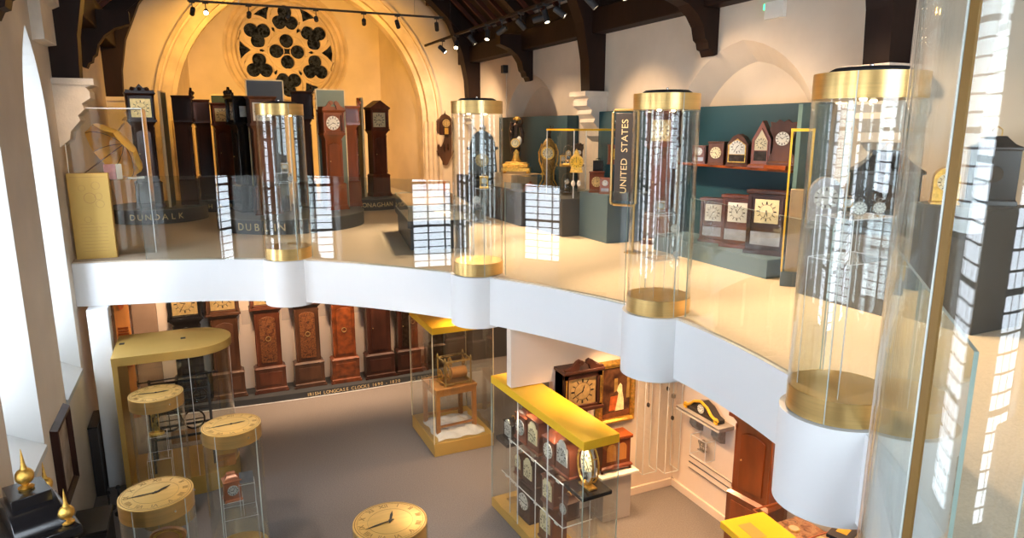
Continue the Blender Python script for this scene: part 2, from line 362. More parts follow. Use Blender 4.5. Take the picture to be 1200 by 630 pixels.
def bracket(label, loc, rz=0, w=.22, h=.36, d=.13, body='rosewood', style='arch', face='dial_white', dk='round', t=(10, 10), group=None, name='bracket_clock', zf=None, handle=True, cat='clock', dialr=None):
    """table and shelf clocks of many outlines"""
    o = thing(name, label, cat, loc, rz, group); hw = w / 2; f = -d / 2
    g = G(); g.prof([(0, hw * 1.08, f - .012, d / 2 + .004), (h * .05, hw * 1.08, f - .012, d / 2 + .004), (h * .08, hw, f, d / 2)])
    for sx in (-1, 1):
        for sy in (f + .005, d / 2 - .02): g.lathe([(.010, -.0), (.014, .006), (.012, .012)], sx * hw * .92, sy, 0, 8)
    g.obj('base', body, o)
    g = G(); z0 = h * .08
    if style in ('arch',):
        s = h * .62; pts = [(-hw, z0), (hw, z0), (hw, s)] + [(hw * cos(pi * k / 14), s + (h * .92 - s) * sin(pi * k / 14)) for k in range(1, 14)] + [(-hw, s)]
        g.prism(pts, f, d / 2)
    elif style == 'gable': g.prism([(-hw, z0), (hw, z0), (hw, h * .68), (hw * .5, h * .92), (0, h), (-hw * .5, h * .92), (-hw, h * .68)], f, d / 2)
    elif style == 'steeple': g.prism([(-hw * .85, z0), (hw * .85, z0), (hw * .85, h * .6), (0, h), (-hw * .85, h * .6)], f, d / 2)
    elif style == 'tiered': g.prof([(z0, hw, f, d / 2), (h * .70, hw, f, d / 2), (h * .71, hw * 1.07, f - .01, d / 2 + .005), (h * .74, hw * 1.07, f - .01, d / 2 + .005), (h * .78, hw * .75, f * .75, d * .38), (h * .86, hw * .45, f * .45, d * .22), (h * .88, hw * .4, f * .4, d * .2)])
    elif style in ('flat', 'ogee'): g.prof([(z0, hw, f, d / 2), (h * .94, hw, f, d / 2), (h * .95, hw * 1.08, f - .012, d / 2 + .004), (h, hw * 1.08, f - .012, d / 2 + .004)])
    elif style == 'carved':
        g.box(-hw * .72, hw * .72, f, d / 2, z0, h * .72)
        g.prism([(-hw * .72, h * .6), (-hw * 1.05, h * .78), (-hw * .95, h * .86), (-hw * 1.02, h * .95), (-hw * .6, h * .93), (-hw * .35, h), (0, h * .95), (hw * .35, h), (hw * .6, h * .93), (hw * 1.02, h * .95), (hw * .95, h * .86), (hw * 1.05, h * .78), (hw * .72, h * .6)], f, f + .03)
        g.prism([(-hw * .72, z0), (-hw * 1.02, z0), (-hw * .95, h * .2), (-hw * .8, h * .25), (-hw * .72, h * .35)], f, f + .03); g.prism([(hw * .72, z0), (hw * 1.02, z0), (hw * .95, h * .2), (hw * .8, h * .25), (hw * .72, h * .35)], f, f + .03)
    elif style == 'bell': g.prof([(z0, hw, f, d / 2), (h * .66, hw, f, d / 2), (h * .67, hw * 1.1, f - .012, d / 2 + .01), (h * .70, hw * 1.1, f - .012, d / 2 + .01), (h * .74, hw * .9, f * .9, d * .45), (h * .82, hw * .62, f * .6, d * .3), (h * .90, hw * .5, f * .45, d * .25), (h * .92, hw * .5, f * .45, d * .25)])
    bo = g.obj('body', body, o, .002)
    r = dialr or {'arch': .74, 'gable': .62, 'steeple': .5, 'tiered': .72, 'flat': .7, 'ogee': .54, 'carved': .52, 'bell': .66}[style] * hw
    zc = zf * h if zf else {'arch': .56, 'gable': .6, 'steeple': .52, 'tiered': .4, 'flat': .52, 'ogee': .68, 'carved': .58, 'bell': .38}[style] * h
    # door frame round the dial
    if style in ('gable', 'ogee', 'steeple'):
        g = G(); fz = hw * .8 if style != 'steeple' else hw * .62
        zt = h * (.66 if style == 'gable' else .9 if style == 'ogee' else .58)
        for s in (-1, 1): g.box(s * fz - .006, s * fz + .006, f - .012, f, h * .12, zt)
        g.box(-fz, fz, f - .012, f, h * .12, h * .15); g.box(-fz, fz, f - .012, f, h * .36, h * .375)
        if style == 'ogee': g.box(-fz, fz, f - .012, f, zt - .01, zt)
        else:
            tp = h * (.86 if style == 'gable' else .85)
            for s in (-1, 1): g.prism([(s * (fz + .006), zt), (s * (fz - .008), zt), (0, tp - .018), (0, tp)], f - .012, f)
        g.obj('door_frame', 'gilt' if style == 'gable' else body, bo)
        pg = G(); pg.box(-fz + .006, fz - .006, f - .003, f + .001, h * .15, h * .36); pg.obj('lower_glass', 'bronze' if style != 'ogee' else 'tin', bo)
        if style == 'steeple':
            pp = G(); pp.prism([(-fz + .006, h * .375), (fz - .006, h * .375), (fz - .006, zt), (0, h * .82), (-fz + .006, zt)], f - .004, f + .001); pp.obj('dial_plate', face, bo)
        if style == 'gable':
            pp = G(); pp.prism([(-fz + .006, h * .375), (fz - .006, h * .375), (fz - .006, zt), (0, h * .83), (-fz + .006, zt)], f - .004, f + .001); pp.obj('dial_plate', face, bo)
        f2 = f - .004
    else: f2 = f - .004
    dial(bo, dk if dk != 'round' else 'round', r, f2, zc, face, t, face)
    if style in ('bell', 'tiered') and handle:
        g = G(); g.tube([(-.035, 0, h * .88), (-.035, 0, h * .96), (0, 0, h), (.035, 0, h * .96), (.035, 0, h * .88)], .005, 6); g.obj('carrying_handle', 'gilt', bo)
    if style == 'arch' and handle:
        g = G(); finial(g, 0, 0, h * .92, h * .12); g.obj('finial', 'gilt', bo)
    if style == 'steeple':
        pass
    if style == 'ogee' and face == 'dial_cream': pass
    return o
# ================================================================ the setting (metres; nave axis = +Y, void in the middle, gallery floor at 3.05)
GZ = 3.05; XL, XR = -1.6, 6.55; YA = 17.2; YE = 20.5; YB = -3.0; RIDGE = 10.6; PLATE = 6.9; XM = (XL + XR) / 2
def roofz(x): return PLATE + (RIDGE - PLATE) * (1 - abs(x - XM) / (XR - XM))

def smooth_curve(P, n=6):
    out = []
    for i in range(len(P) - 1):
        p0, p1, p2, p3 = P[max(i - 1, 0)], P[i], P[i + 1], P[min(i + 2, len(P) - 1)]
        for k in range(n):
            t = k / n
            out.append(tuple(.5 * (2 * p1[j] + (p2[j] - p0[j]) * t + (2 * p0[j] - 5 * p1[j] + 4 * p2[j] - p3[j]) * t * t + (3 * p1[j] - p0[j] - 3 * p2[j] + p3[j]) * t ** 3) for j in (0, 1)))
    out.append(P[-1]); return out
EDGE = smooth_curve([(-1.6, 10.15), (-.85, 9.99), (0, 9.76), (.7, 9.43), (1.25, 9.08), (2.0, 8.38), (2.6, 7.66), (3.14, 6.87), (3.72, 5.6), (3.84, 4.6), (3.68, 3.4), (3.3, 2.4), (2.55, 1.45), (1.7, .75), (.7, .25), (-.4, .05), (-1.6, 0)])
CASES = [(1.0, 9.49 - .18), (2.96 - .08, 7.5 - .1), (3.88, 5.18), (3.47, 2.78), (1.70, .80)]
CASES = [(1.0, 9.46), (2.96, 7.50), (3.88, 5.18), (3.47, 2.78), (1.67, .86)]

# floors
struct('floor', G().box(XL - .6, XR + .6, YB - .6, 21, -.1, 0), 'carpet_low')
outer = [(XL, YA + .6), (-.05, YA + .6), (-.05, YE), (5.05, YE), (5.05, YA + .6), (XR, YA + .6), (XR, YB), (XL, YB)]
poly = EDGE[::-1] + []  # from near-left round to far-left
slab = [(x, y) for x, y in EDGE] + [(XL, YB), (XR, YB), (XR, YA), (5.05, YA), (5.05, YE), (-.05, YE), (-.05, YA), (XL, YA)]
g = G(); g.prism(slab, 2.47, 3.035, 'z'); struct('trim_gallery', g, 'white', smooth=False)
def inset(P, d):
    out = []
    for i, p in enumerate(P):
        a, b = P[max(i - 1, 0)], P[min(i + 1, len(P) - 1)]; dx, dy = b[0] - a[0], b[1] - a[1]; L = hypot(dx, dy)
        out.append((p[0] - dy / L * d, p[1] + dx / L * d))
    return out
ins = inset(EDGE, .035)
g = G(); g.prism([(x, y) for x, y in ins] + slab[len(EDGE):], 3.035, GZ, 'z'); struct('floor_gallery', g, 'carpet_up', smooth=False)
for i, (x, y) in enumerate(CASES):
    g = G(); g.lathe([(.335, 2.43), (.335, 3.042)], x, y, 0, 56); struct('trim_%d' % (i + 1), g, 'white')

# left wall with splayed lancet windows
WIN = [(8.72, 9.86), (6.36, 7.5), (4.0, 5.14), (1.64, 2.78), (-.72, .42)]
def lancet(y0, y1, z0, zs, n=10):
    """pointed outline (y,z) counter-clockwise from lower-left"""
    w = y1 - y0; Rr = w * 1.25; pts = [(y0, z0), (y1, z0), (y1, zs)]
    a1 = math.acos((Rr - w / 2) / Rr)
    for k in range(1, n + 1): a = a1 * k / n; pts.append((y1 - Rr + Rr * cos(a), zs + Rr * sin(a)))
    for k in range(n - 1, -1, -1): a = a1 * k / n; pts.append((y0 + Rr - Rr * cos(a), zs + Rr * sin(a)))
    return pts
def wall_with_lancets(g, x, wins, ya, yb, z0, z1, zsill, zs, mi=0):
    """flat wall face at x, columns between windows plus strips over and under each opening"""
    cur = yb
    for (a, b) in wins:
        g.add([(x, b, z0), (x, cur, z0), (x, cur, z1), (x, b, z1)], [(0, 1, 2, 3)], mi); cur = a
        g.add([(x, a, z0), (x, b, z0), (x, b, zsill), (x, a, zsill)], [(0, 1, 2, 3)], mi)
        pts = lancet(a, b, zsill, zs)[2:]
        for i in range(len(pts) - 1):
            p, q = pts[i], pts[i + 1]
            g.add([(x, p[0], p[1]), (x, p[0], z1), (x, q[0], z1), (x, q[0], q[1])], [(0, 1, 2, 3)], mi)
    g.add([(x, ya, z0), (x, cur, z0), (x, cur, z1), (x, ya, z1)], [(0, 1, 2, 3)], mi)
g = G(); wall_with_lancets(g, XL, WIN, YB, YA + .6, 0, PLATE + .2, 1.72, 4.70)
wall_with_lancets(g, XL - .60, [(a + .09, b - .09) for a, b in WIN], YB, YA + .6, 0, PLATE + .2, 2.1, 4.68)
for a, b in WIN:
    P = lancet(a, b, 1.72, 4.70); Q = lancet(a + .09, b - .09, 2.1, 4.68)
    n = len(P)
    g.add([(XL, *p) for p in P] + [(XL - .60, *q) for q in Q], [(i, (i + 1) % n, n + (i + 1) % n, n + i) for i in range(n)], 1)
g.box(XL - .78, XL, YB, YB + .01, 0, PLATE, 0)
struct('wall_left', g, ['plaster', 'reveal'], smooth=False)
def leaded_window(idx, a, b, zsill, zs, x, axis='x'):
    """glazing: bright panes, lead grid and frame; a structure with parts"""
    out = lancet(a, b, zsill, zs)
    sw = (lambda p, t: (t, p[0], p[1])) if axis == 'x' else (lambda p, t: (p[0], t, p[1]))
    g = G(); n = len(out); g.add([sw(p, x) for p in out] + [sw(p, x - .03) for p in out], [tuple(range(n)), tuple(range(2 * n - 1, n - 1, -1))] + [(i, (i + 1) % n, n + (i + 1) % n, n + i) for i in range(n)])
    o = struct('window_%d' % idx, g, 'sky', smooth=False)
    ctr = (a + b) / 2; w = b - a; Rr = w * 1.25
    def ztop(y): 
        d = abs(y - ctr); v = Rr ** 2 - (Rr - w / 2 + d) ** 2
        return zs + math.sqrt(max(0, v))
    g = G()
    def bar(p0, p1, r):
        if axis == 'x': g.tube([(x + .02, *p0), (x + .02, *p1)], r, 4)
        else: g.tube([(p0[0], x + .02, p0[1]), (p1[0], x + .02, p1[1])], r, 4)
    k = 1
    nb = max(3, round(w / .30))
    for i in range(nb + 1):
        y = a + w * i / nb; y = min(max(y, a + .012), b - .012); bar((y, zsill), (y, ztop(y)), .016 if i % 3 else .03)
    z = zsill + .02; j = 0
    while z < zs + w * .95:
        hw = w / 2 if z < zs else max(.02, math.sqrt(max(0, Rr ** 2 - (z - zs) ** 2)) - (Rr - w / 2))
        bar((ctr - hw, z), (ctr + hw, z), .009 if j % 6 else .024); z += .135; j += 1
    g.obj('lead_grid', 'lead', o)
for i, (a, b) in enumerate(WIN): leaded_window(i + 1, a + .09, b - .09, 2.1, 4.68, XL - .57)
# sills
g = G()
for a, b in WIN: g.add([(XL + .02, a, 1.72), (XL + .02, b, 1.72), (XL - .59, b - .09, 2.10), (XL - .59, a + .09, 2.10), (XL + .02, a, 1.66), (XL + .02, b, 1.66), (XL - .59, b - .09, 1.9), (XL - .59, a + .09, 1.9)], [(0, 1, 2, 3), (4, 7, 6, 5), (0, 4, 5, 1), (1, 5, 6, 2), (3, 2, 6, 7), (0, 3, 7, 4)])
struct('trim_sill', g, 'reveal', smooth=False)

# right wall with shallow pointed blind recesses
g = G()
def rect_with_recess():
    cur = YA + .6
    for cy_ in (13.5, 7.2):
        W, z0, zs, Rr = 2.9, GZ, 4.25, 1.62
        a, b = cy_ - W / 2, cy_ + W / 2; a1 = math.acos((Rr - W / 2) / Rr); n_ = 12
        pts = [(b - Rr + Rr * cos(a1 * k / n_), zs + Rr * sin(a1 * k / n_)) for k in range(n_ + 1)] + [(a + Rr - Rr * cos(a1 * k / n_), zs + Rr * sin(a1 * k / n_)) for k in range(n_ - 1, -1, -1)]
        x = XR
        g.add([(x, cur, 0), (x, b, 0), (x, b, PLATE + .2), (x, cur, PLATE + .2)], [(0, 1, 2, 3)], 0)
        g.add([(x, b, 0), (x, a, 0), (x, a, z0), (x, b, z0)], [(0, 1, 2, 3)], 0)
        for i in range(len(pts) - 1):
            p, q = pts[i], pts[i + 1]; g.add([(x, p[0], p[1]), (x, q[0], q[1]), (x, q[0], PLATE + .2), (x, p[0], PLATE + .2)], [(0, 1, 2, 3)], 0)
        full = [(b, z0)] + pts + [(a, z0)]; n = len(full)
        inn = [(cy_ + (y - cy_) * .80, z0 if z == z0 else zs + (z - zs) * .84) for y, z in full]
        g.add([(x, *p) for p in full] + [(x + .28, *p) for p in inn], [(i, i + 1, n + i + 1, n + i) for i in range(n - 1)], 0)
        g.add([(x + .28, *p) for p in inn], [tuple(range(n))], 0)
        cur = a
    g.add([(XR, cur, 0), (XR, YB, 0), (XR, YB, PLATE + .2), (XR, cur, PLATE + .2)], [(0, 1, 2, 3)], 0)
rect_with_recess(); struct('wall_right', g, 'plaster', smooth=False)

# arch wall: pointed opening into the chancel
AC, AH, AZ = 2.48, 2.95, 4.9
def archpts(h, n=22, z0=0):
    off = .35; Rr = h + off; a1 = math.acos(off / Rr); P = [(AC + h, z0)]
    for k in range(n + 1): a = a1 * k / n; P.append((AC - off + Rr * cos(a), AZ + Rr * sin(a)))
    for k in range(n - 1, -1, -1): a = a1 * k / n; P.append((AC + off - Rr * cos(a), AZ + Rr * sin(a)))
    P.append((AC - h, z0)); return P
g = G()
def top_of(x): return roofz(x) + .3
def arch_wall(y, flip):
    P = archpts(AH)
    def q(*v): g.add([(x, y, z) for x, z in v], [tuple(range(len(v)))], 0)
    q((AC + AH, 0), (XR, 0), (XR, top_of(XR)), (AC + AH, top_of(AC + AH)))
    q((XL, 0), (AC - AH, 0), (AC - AH, top_of(AC - AH)), (XL, top_of(XL)))
    for i in range(1, len(P) - 2):
        a, b = P[i], P[i + 1]; q(a, (a[0], top_of(a[0])), (b[0], top_of(b[0])), b)
arch_wall(YA, 0); arch_wall(YA + .6, 1)
P = archpts(AH); n = len(P); g.add([(x, YA, z) for x, z in P] + [(x, YA + .6, z) for x, z in P], [(i, i + 1, n + i + 1, n + i) for i in range(n - 1)], 1)
struct('wall_chancel_arch', g, ['plaster', 'stone'], smooth=False)
def arch_mould(hi, ho, y0, y1, name):
    A, B = archpts(hi, z0=GZ), archpts(ho, z0=GZ); n = len(A); g = G()
    vs = [(x, y0, z) for x, z in A] + [(x, y0, z) for x, z in B] + [(x, y1, z) for x, z in A] + [(x, y1, z) for x, z in B]
    fs = []
    for i in range(n - 1): fs += [(i, i + 1, n + i + 1, n + i), (2 * n + i, 3 * n + i, 3 * n + i + 1, 2 * n + i + 1), (i, 2 * n + i, 2 * n + i + 1, i + 1), (n + i, n + i + 1, 3 * n + i + 1, 3 * n + i)]
    g.add(vs, fs); return struct(name, g, 'stone')
arch_mould(AH - .10, AH + .02, YA + .12, YA + .5, 'trim_6'); arch_mould(AH, AH + .20, YA - .05, YA + .08, 'trim_7'); arch_mould(AH + .26, AH + .34, YA - .10, YA + .02, 'trim_8')
g = G()
for s in (-1, 1):
    for i, rr in enumerate((.05, .065, .05)): g.lathe([(rr, GZ), (rr, AZ)], AC + s * (AH - .06 + i * .12), YA - .03, 0, 12)
g.lathe([(.02, 4.15), (.06, 4.3), (.10, 4.42), (.12, 4.5), (.12, 4.56)], AC + AH + .30, YA - .06, 0, 16)
g.lathe([(.02, 4.15), (.06, 4.3), (.10, 4.42), (.12, 4.5), (.12, 4.56)], AC - AH - .30, YA - .06, 0, 16)
struct('trim_9', g, 'stone')

# chancel
CL, CR = -.05, 5.05
g = G(); g.add([(AC - AH, YA + .6, 0), (CL, YE, 0), (CL, YE, 9.6), (AC - AH, YA + .6, 9.6)], [(0, 1, 2, 3)]); struct('wall_chancel_left', g, 'plaster', smooth=False)
g = G(); g.add([(AC + AH, YA + .6, 0), (CR, YE, 0), (CR, YE, 9.6), (AC + AH, YA + .6, 9.6)], [(0, 3, 2, 1)]); struct('wall_chancel_right', g, 'plaster', smooth=False)
g = G(); g.box(-.6, 5.6, YA + .6, YE + .3, 9.6, 9.7); struct('ceiling_chancel', g, 'plaster')
# end wall with rose window opening
RX, RZ, RR = 2.49, 6.82, 1.30
g = G(); N = 64
def sq(a):
    c, s = cos(a), sin(a); k = 1e9
    if c > 1e-6: k = min(k, (5.2 - RX) / c)
    if c < -1e-6: k = min(k, (-.2 - RX) / c)
    if s > 1e-6: k = min(k, (9.6 - RZ) / s)
    if s < -1e-6: k = min(k, (0 - RZ) / s)
    return (RX + c * k, RZ + s * k)
angs = sorted(set([2 * pi * k / N for k in range(N)] + [atan2(z - RZ, x - RX) % (2 * pi) for x in (-.2, 5.2) for z in (0, 9.6)]))
for y in (YE,):
    n = len(angs); ro = RR + .30
    vs = [(RX + ro * cos(a), y, RZ + ro * sin(a)) for a in angs] + [(sq(a)[0], y, sq(a)[1]) for a in angs]
    g.add(vs, [(i, (i + 1) % n, n + (i + 1) % n, n + i) for i in range(n)])
struct('wall_chancel_end', g, 'plaster', smooth=False)
def ring_y(g, r0, r1, y0, y1, cx=0, cz=0, n=48, mi=0):
    k = len(g.v); g.ring(0, 0, y0, y1, r0, r1, n, mi); g.xf(Matrix.Translation((cx, 0, cz)) @ Matrix.Rotation(R(-90), 4, 'X') , k)
    return g
g = G(); k = 0
g.closed([(RR + .36, .00), (RR + .36, -.04), (RR + .31, -.05), (RR + .26, .0), (RR + .25, .05), (RR + .16, .02), (RR + .14, .10), (RR + .10, .14), (RR + .05, .12), (RR + .0, .20), (RR, .32), (RR + .36, .32)], 0, 0, 72)
g.xf(Matrix.Translation((RX, YE, RZ)) @ Matrix.Rotation(R(-90), 4, 'X'))
struct('trim_rose', g, 'stone')
# tracery plate pierced by foils (outlines triangulated, holes dropped, then given thickness)
from mathutils.geometry import delaunay_2d_cdt
discs = [(0, 0, .15)] + [(.285 * cos(pi / 2 * k), .285 * sin(pi / 2 * k), .185) for k in range(4)]; polys = []
for k in range(6):
    a = pi / 2 + k * pi / 3; px, pz = .86 * cos(a), .86 * sin(a)
    discs += [(px, pz, .10)] + [(px + .185 * cos(a + j * 2 * pi / 3), pz + .185 * sin(a + j * 2 * pi / 3), .186) for j in range(3)]
    b = a + pi / 6
    polys.append([(r * cos(b + t), r * sin(b + t)) for r, t in [(1.245, -.20), (1.26, 0), (1.245, .20), (1.10, .10), (.94, 0), (1.10, -.10)]])
    polys.append([(r * cos(b + t), r * sin(b + t)) for r, t in [(.57, 0), (.70, .09), (.72, 0), (.70, -.09)]])
def inpoly(p, P):
    c = False; j = len(P) - 1
    for i in range(len(P)):
        if (P[i][1] > p[1]) != (P[j][1] > p[1]) and p[0] < (P[j][0] - P[i][0]) * (p[1] - P[i][1]) / (P[j][1] - P[i][1]) + P[i][0]: c = not c
        j = i
    return c
loops = [[(x + r * cos(2 * pi * k / 28), z + r * sin(2 * pi * k / 28)) for k in range(28)] for x, z, r in discs] + polys + [[((RR + .01) * cos(2 * pi * k / 96), (RR + .01) * sin(2 * pi * k / 96)) for k in range(96)]]
vv = []; ee = []
for L in loops:
    k = len(vv); vv += [Vector(p) for p in L]; ee += [(k + i, k + (i + 1) % len(L)) for i in range(len(L))]
ov, oe, of, _, _, _ = delaunay_2d_cdt(vv, ee, [], 0, 1e-5)
keep = []
for f in of:
    c = sum((ov[i] for i in f), Vector((0, 0))) / len(f)
    if c.length > RR + .005 or any(hypot(c.x - x, c.y - z) < r * .998 for x, z, r in discs) or any(inpoly(c, P) for P in polys): continue
    keep.append(tuple(f))
cnt = {}
for f in keep:
    for i in range(len(f)): cnt[(f[i], f[(i + 1) % len(f)])] = 1
g = G(); n = len(ov); vs = [(v.x, .14, v.y) for v in ov] + [(v.x, .30, v.y) for v in ov]
fs = keep + [tuple(i + n for i in f[::-1]) for f in keep] + [(b_, a_, a_ + n, b_ + n) for (a_, b_) in cnt if (b_, a_) not in cnt]
g.add(vs, fs); plate = g.obj('window_rose', 'stone', loc=(RX, YE, RZ), smooth=False); plate['kind'] = 'structure'
g = G(); tr = lambda r0, cx, cz, w, d: (g.tube([(cx + r0 * cos(2 * pi * k / 32), .14 - d, cz + r0 * sin(2 * pi * k / 32)) for k in range(32)], w, 6, close=True))
tr(.50, 0, 0, .035, .0); tr(1.27, 0, 0, .035, 0)
for k in range(6): a = pi / 2 + k * pi / 3; tr(.385, .87 * cos(a), .87 * sin(a), .03, 0)
for k in range(4): a = pi / 2 * k; tr(.205, .285 * cos(a), .285 * sin(a), .016, 0)
g.obj('tracery_moulding', 'stone', plate)
g = G(); g.disc_y(0, 0, .27, .29, RR, 48); g.obj('stained_glass', 'rosedark', plate)

# wall behind the camera, with a tall leaded window
g = G(); a, b = 0.9, 4.1; z0, zs = 3.9, 6.3
P = lancet(a, b, z0, zs)[2:]
for v in ([(XL - .8, 0), (a, 0), (a, 11.2), (XL - .8, 11.2)], [(b, 0), (XR + .3, 0), (XR + .3, 11.2), (b, 11.2)], [(a, 0), (b, 0), (b, z0), (a, z0)]): g.add([(x, YB, z) for x, z in v], [(0, 1, 2, 3)])
for i in range(len(P) - 1): p, q = P[i], P[i + 1]; g.add([(p[0], YB, p[1]), (p[0], YB, 11.2), (q[0], YB, 11.2), (q[0], YB, q[1])], [(0, 1, 2, 3)])
struct('wall_back', g, 'plaster', smooth=False)
leaded_window(6, a, b, z0, zs, YB - .1, 'y')

# roof: boards, purlins, plates, trusses
g = G()
for s in (-1, 1):
    xe = XR if s > 0 else XL
    for (y0, y1) in ((YB - .2, YA + .7),): g.add([(xe + s * .3, y0, PLATE - .05), (xe + s * .3, y1, PLATE - .05), (XM, y1, RIDGE + .3), (XM, y0, RIDGE + .3)], [(0, 1, 2, 3)])
struct('ceiling', g, 'boards', smooth=False)
g = G()
for s in (-1, 1):
    for f in (.25, .5, .75):
        x = XM + s * (XR - XM) * (1 - f); z = roofz(x) - .02
        g.box(x - .08, x + .08, YB, YA, z - .1, z + .12)
    y = YB + .3
    while y < YA:
        x0, x1 = XM + s * (XR - XM), XM
        g.add([(x0, y, roofz(x0) + .0), (x1, y, roofz(x1) + .0), (x1, y, roofz(x1) + .12), (x0, y, roofz(x0) + .12), (x0, y + .07, roofz(x0)), (x1, y + .07, roofz(x1)), (x1, y + .07, roofz(x1) + .12), (x0, y + .07, roofz(x0) + .12)],
              [(0, 1, 2, 3), (7, 6, 5, 4), (0, 4, 5, 1), (3, 2, 6, 7)]); y += .55
struct('ceiling_rafters', g, 'timber_red', smooth=False)
g = G(); g.box(XR - .28, XR, YB, YA, 6.32, 6.72); g.box(XR - .16, XR, YB, YA, 6.72, 7.0); struct('beam_right', g, 'timber', bevel=.02)
g = G(); g.box(XL, XL + .28, YB, YA, 6.32, 6.72); g.box(XL, XL + .16, YB, YA, 6.72, 7.0); struct('beam_left', g, 'timber', bevel=.02)
def truss(idx, Y, w=.30):
    g = G()
    for s in (-1, 1):
        X = lambda d: (XR - d) if s > 0 else (XL + d)
        # wall post + arched brace rising to the collar
        inner = [(.30, 5.36), (.33, 5.9), (.45, 6.5), (.75, 7.2), (1.3, 8.0), (2.1, 8.7), (3.0, 9.15), (4.08, 9.3)]
        outerp = [(4.08, 9.75), (3.0, 9.75), (1.9, 8.55), (.75, 7.5), (0.0, 6.9), (0, 5.36)]
        g.prism([(X(d), z) for d, z in inner + outerp], Y - w / 2, Y + w / 2, 'y')
        g.prism([(X(0), PLATE - .35), (X(0), PLATE + .1), (XM, RIDGE + .15), (XM, RIDGE - .3)], Y - w / 2 - .03, Y + w / 2 + .03, 'y')
    o = struct('beam_truss_%d' % idx, g, 'timber', smooth=False)
    g = G()
    for s in (-1, 1):   # carved stone corbel under each wall post
        X = lambda d: (XR - d) if s > 0 else (XL + d)
        g.prism([(X(0), 5.36), (X(.42), 5.36), (X(.42), 5.28), (X(.36), 5.25), (X(.40), 5.2), (X(.40), 5.12), (X(.30), 5.05), (X(.32), 4.98), (X(.24), 4.9), (X(.26), 4.84), (X(.14), 4.7), (X(.12), 4.6), (X(0), 4.5)], Y - .24, Y + .24, 'y')
        g.box(min(X(0), X(.46)), max(X(0), X(.46)), Y - .28, Y + .28, 5.28, 5.36)
    struct('trim_corbel_%d' % idx, g, 'stone_pale', smooth=False)
for i, Y in enumerate((16.5, 10.68, 4.97)): truss(i + 1, Y)
for i, Y in enumerate((13.5, 7.8)):
    g = G()
    for s in (-1, 1):
        X = lambda d: (XR - d) if s > 0 else (XL + d)
        g.prism([(X(.0), 5.72), (X(.06), 5.70), (X(.10), 5.78), (X(.15), 5.80), (X(.17), 5.88), (X(.22), 5.92), (X(.26), 6.08), (X(.36), 6.22), (X(.52), 6.34), (X(.75), 6.42), (X(.75), 6.62), (X(0), 6.62)], Y - .13, Y + .13, 'y')
        g.prism([(X(0), PLATE - .2), (X(0), PLATE + .05), (XM, RIDGE + .05), (XM, RIDGE - .2)], Y - .1, Y + .1, 'y')
    struct('beam_bracket_%d' % (i + 1), g, 'timber', smooth=False)

# lower walls under the gallery
g = G(); g.box(XL, 4.05, 12.62, 12.75, 0, 2.47); struct('wall_lower_back', g, 'plaster_low', smooth=False)
g = G(); g.box(4.05, XR, 13.6, 13.7, 0, 2.47); struct('wall_lower_far', g, 'plaster_low', smooth=False)
g = G(); g.box(3.66, 5.62, 6.86, 6.98, 0, 2.47); g.box(3.10, 3.66, 6.86, 6.98, 1.77, 2.47); struct('wall_alcove_back', g, 'plaster_low', smooth=False)
g = G(); g.box(5.50, 5.62, 1.0, 6.86, 0, 2.47); struct('wall_alcove_right', g, 'plaster_low', smooth=False)
g = G(); g.box(XL + .13, XL + .37, 9.9, 10.14, 0, 2.47); g.box(XL + .13, XL + .37, 10.14, 10.2, 2.3, 2.47); struct('column_left', g, 'white', bevel=.01)
g = G(); g.box(XL + .38, XL + .74, 12.50, 12.62, 0, 2.47); g.box(XL + .02, XL + .12, 12.5, 12.62, 0, 2.47); struct('pillar_left', g, mat('taupe_partition', (.33, .22, .15), .6, var=.05), smooth=False)
g = G(); g.box(5.47, 5.50, 1.0, 6.86, 0, .10); g.box(3.66, 5.5, 6.83, 6.86, 0, .10); struct('baseboard_right', g, 'plaster_low', smooth=False)
# ventilation grille strip low on the alcove wall
g = G(); g.box(5.478, 5.50, 5.66, 6.5, .42, .60); g.box(5.47, 5.478, 5.66, 6.5, .505, .515, 1); g.box(5.47, 5.478, 5.66, 6.5, .425, .43, 1); g.box(5.47, 5.478, 5.66, 6.5, .59, .595, 1)
struct('trim_grille', g, ['plaster_low', 'greige'], smooth=False)

# stone label stop and string course high on the left wall beside the nearer window
g = G(); g.prism([(0, 5.78), (.10, 5.80), (.12, 5.9), (.20, 5.94), (.20, 6.0), (.26, 6.04), (.26, 6.12), (0, 6.12)], 8.5, 10.0, 'y')
g = G(); g.prism([(XL, 5.72), (XL + .12, 5.74), (XL + .12, 6.16), (XL + .20, 6.20), (XL + .20, 6.30), (XL, 6.34)], 9.6, 10.35, 'y'); struct('trim_label_stop', g, 'stone_pale', smooth=False)
# ================================================================ display cases
def numerals(g, r, z, size, mi):
    for k, t in enumerate(['XII', 'I', 'II', 'III', 'IIII', 'V', 'VI', 'VII', 'VIII', 'IX', 'X', 'XI']):
        a = pi / 2 - k * pi / 6
        add_text(g, t, size, Matrix.Translation((r * cos(a), r * sin(a), z)) @ Matrix.Rotation(a - pi / 2, 4, 'Z'), mi)
def glass_tube(x0, z0, z1, ro=.30, t=.008): return G().ring(0, 0, z0, z1, ro - t, ro, 72)

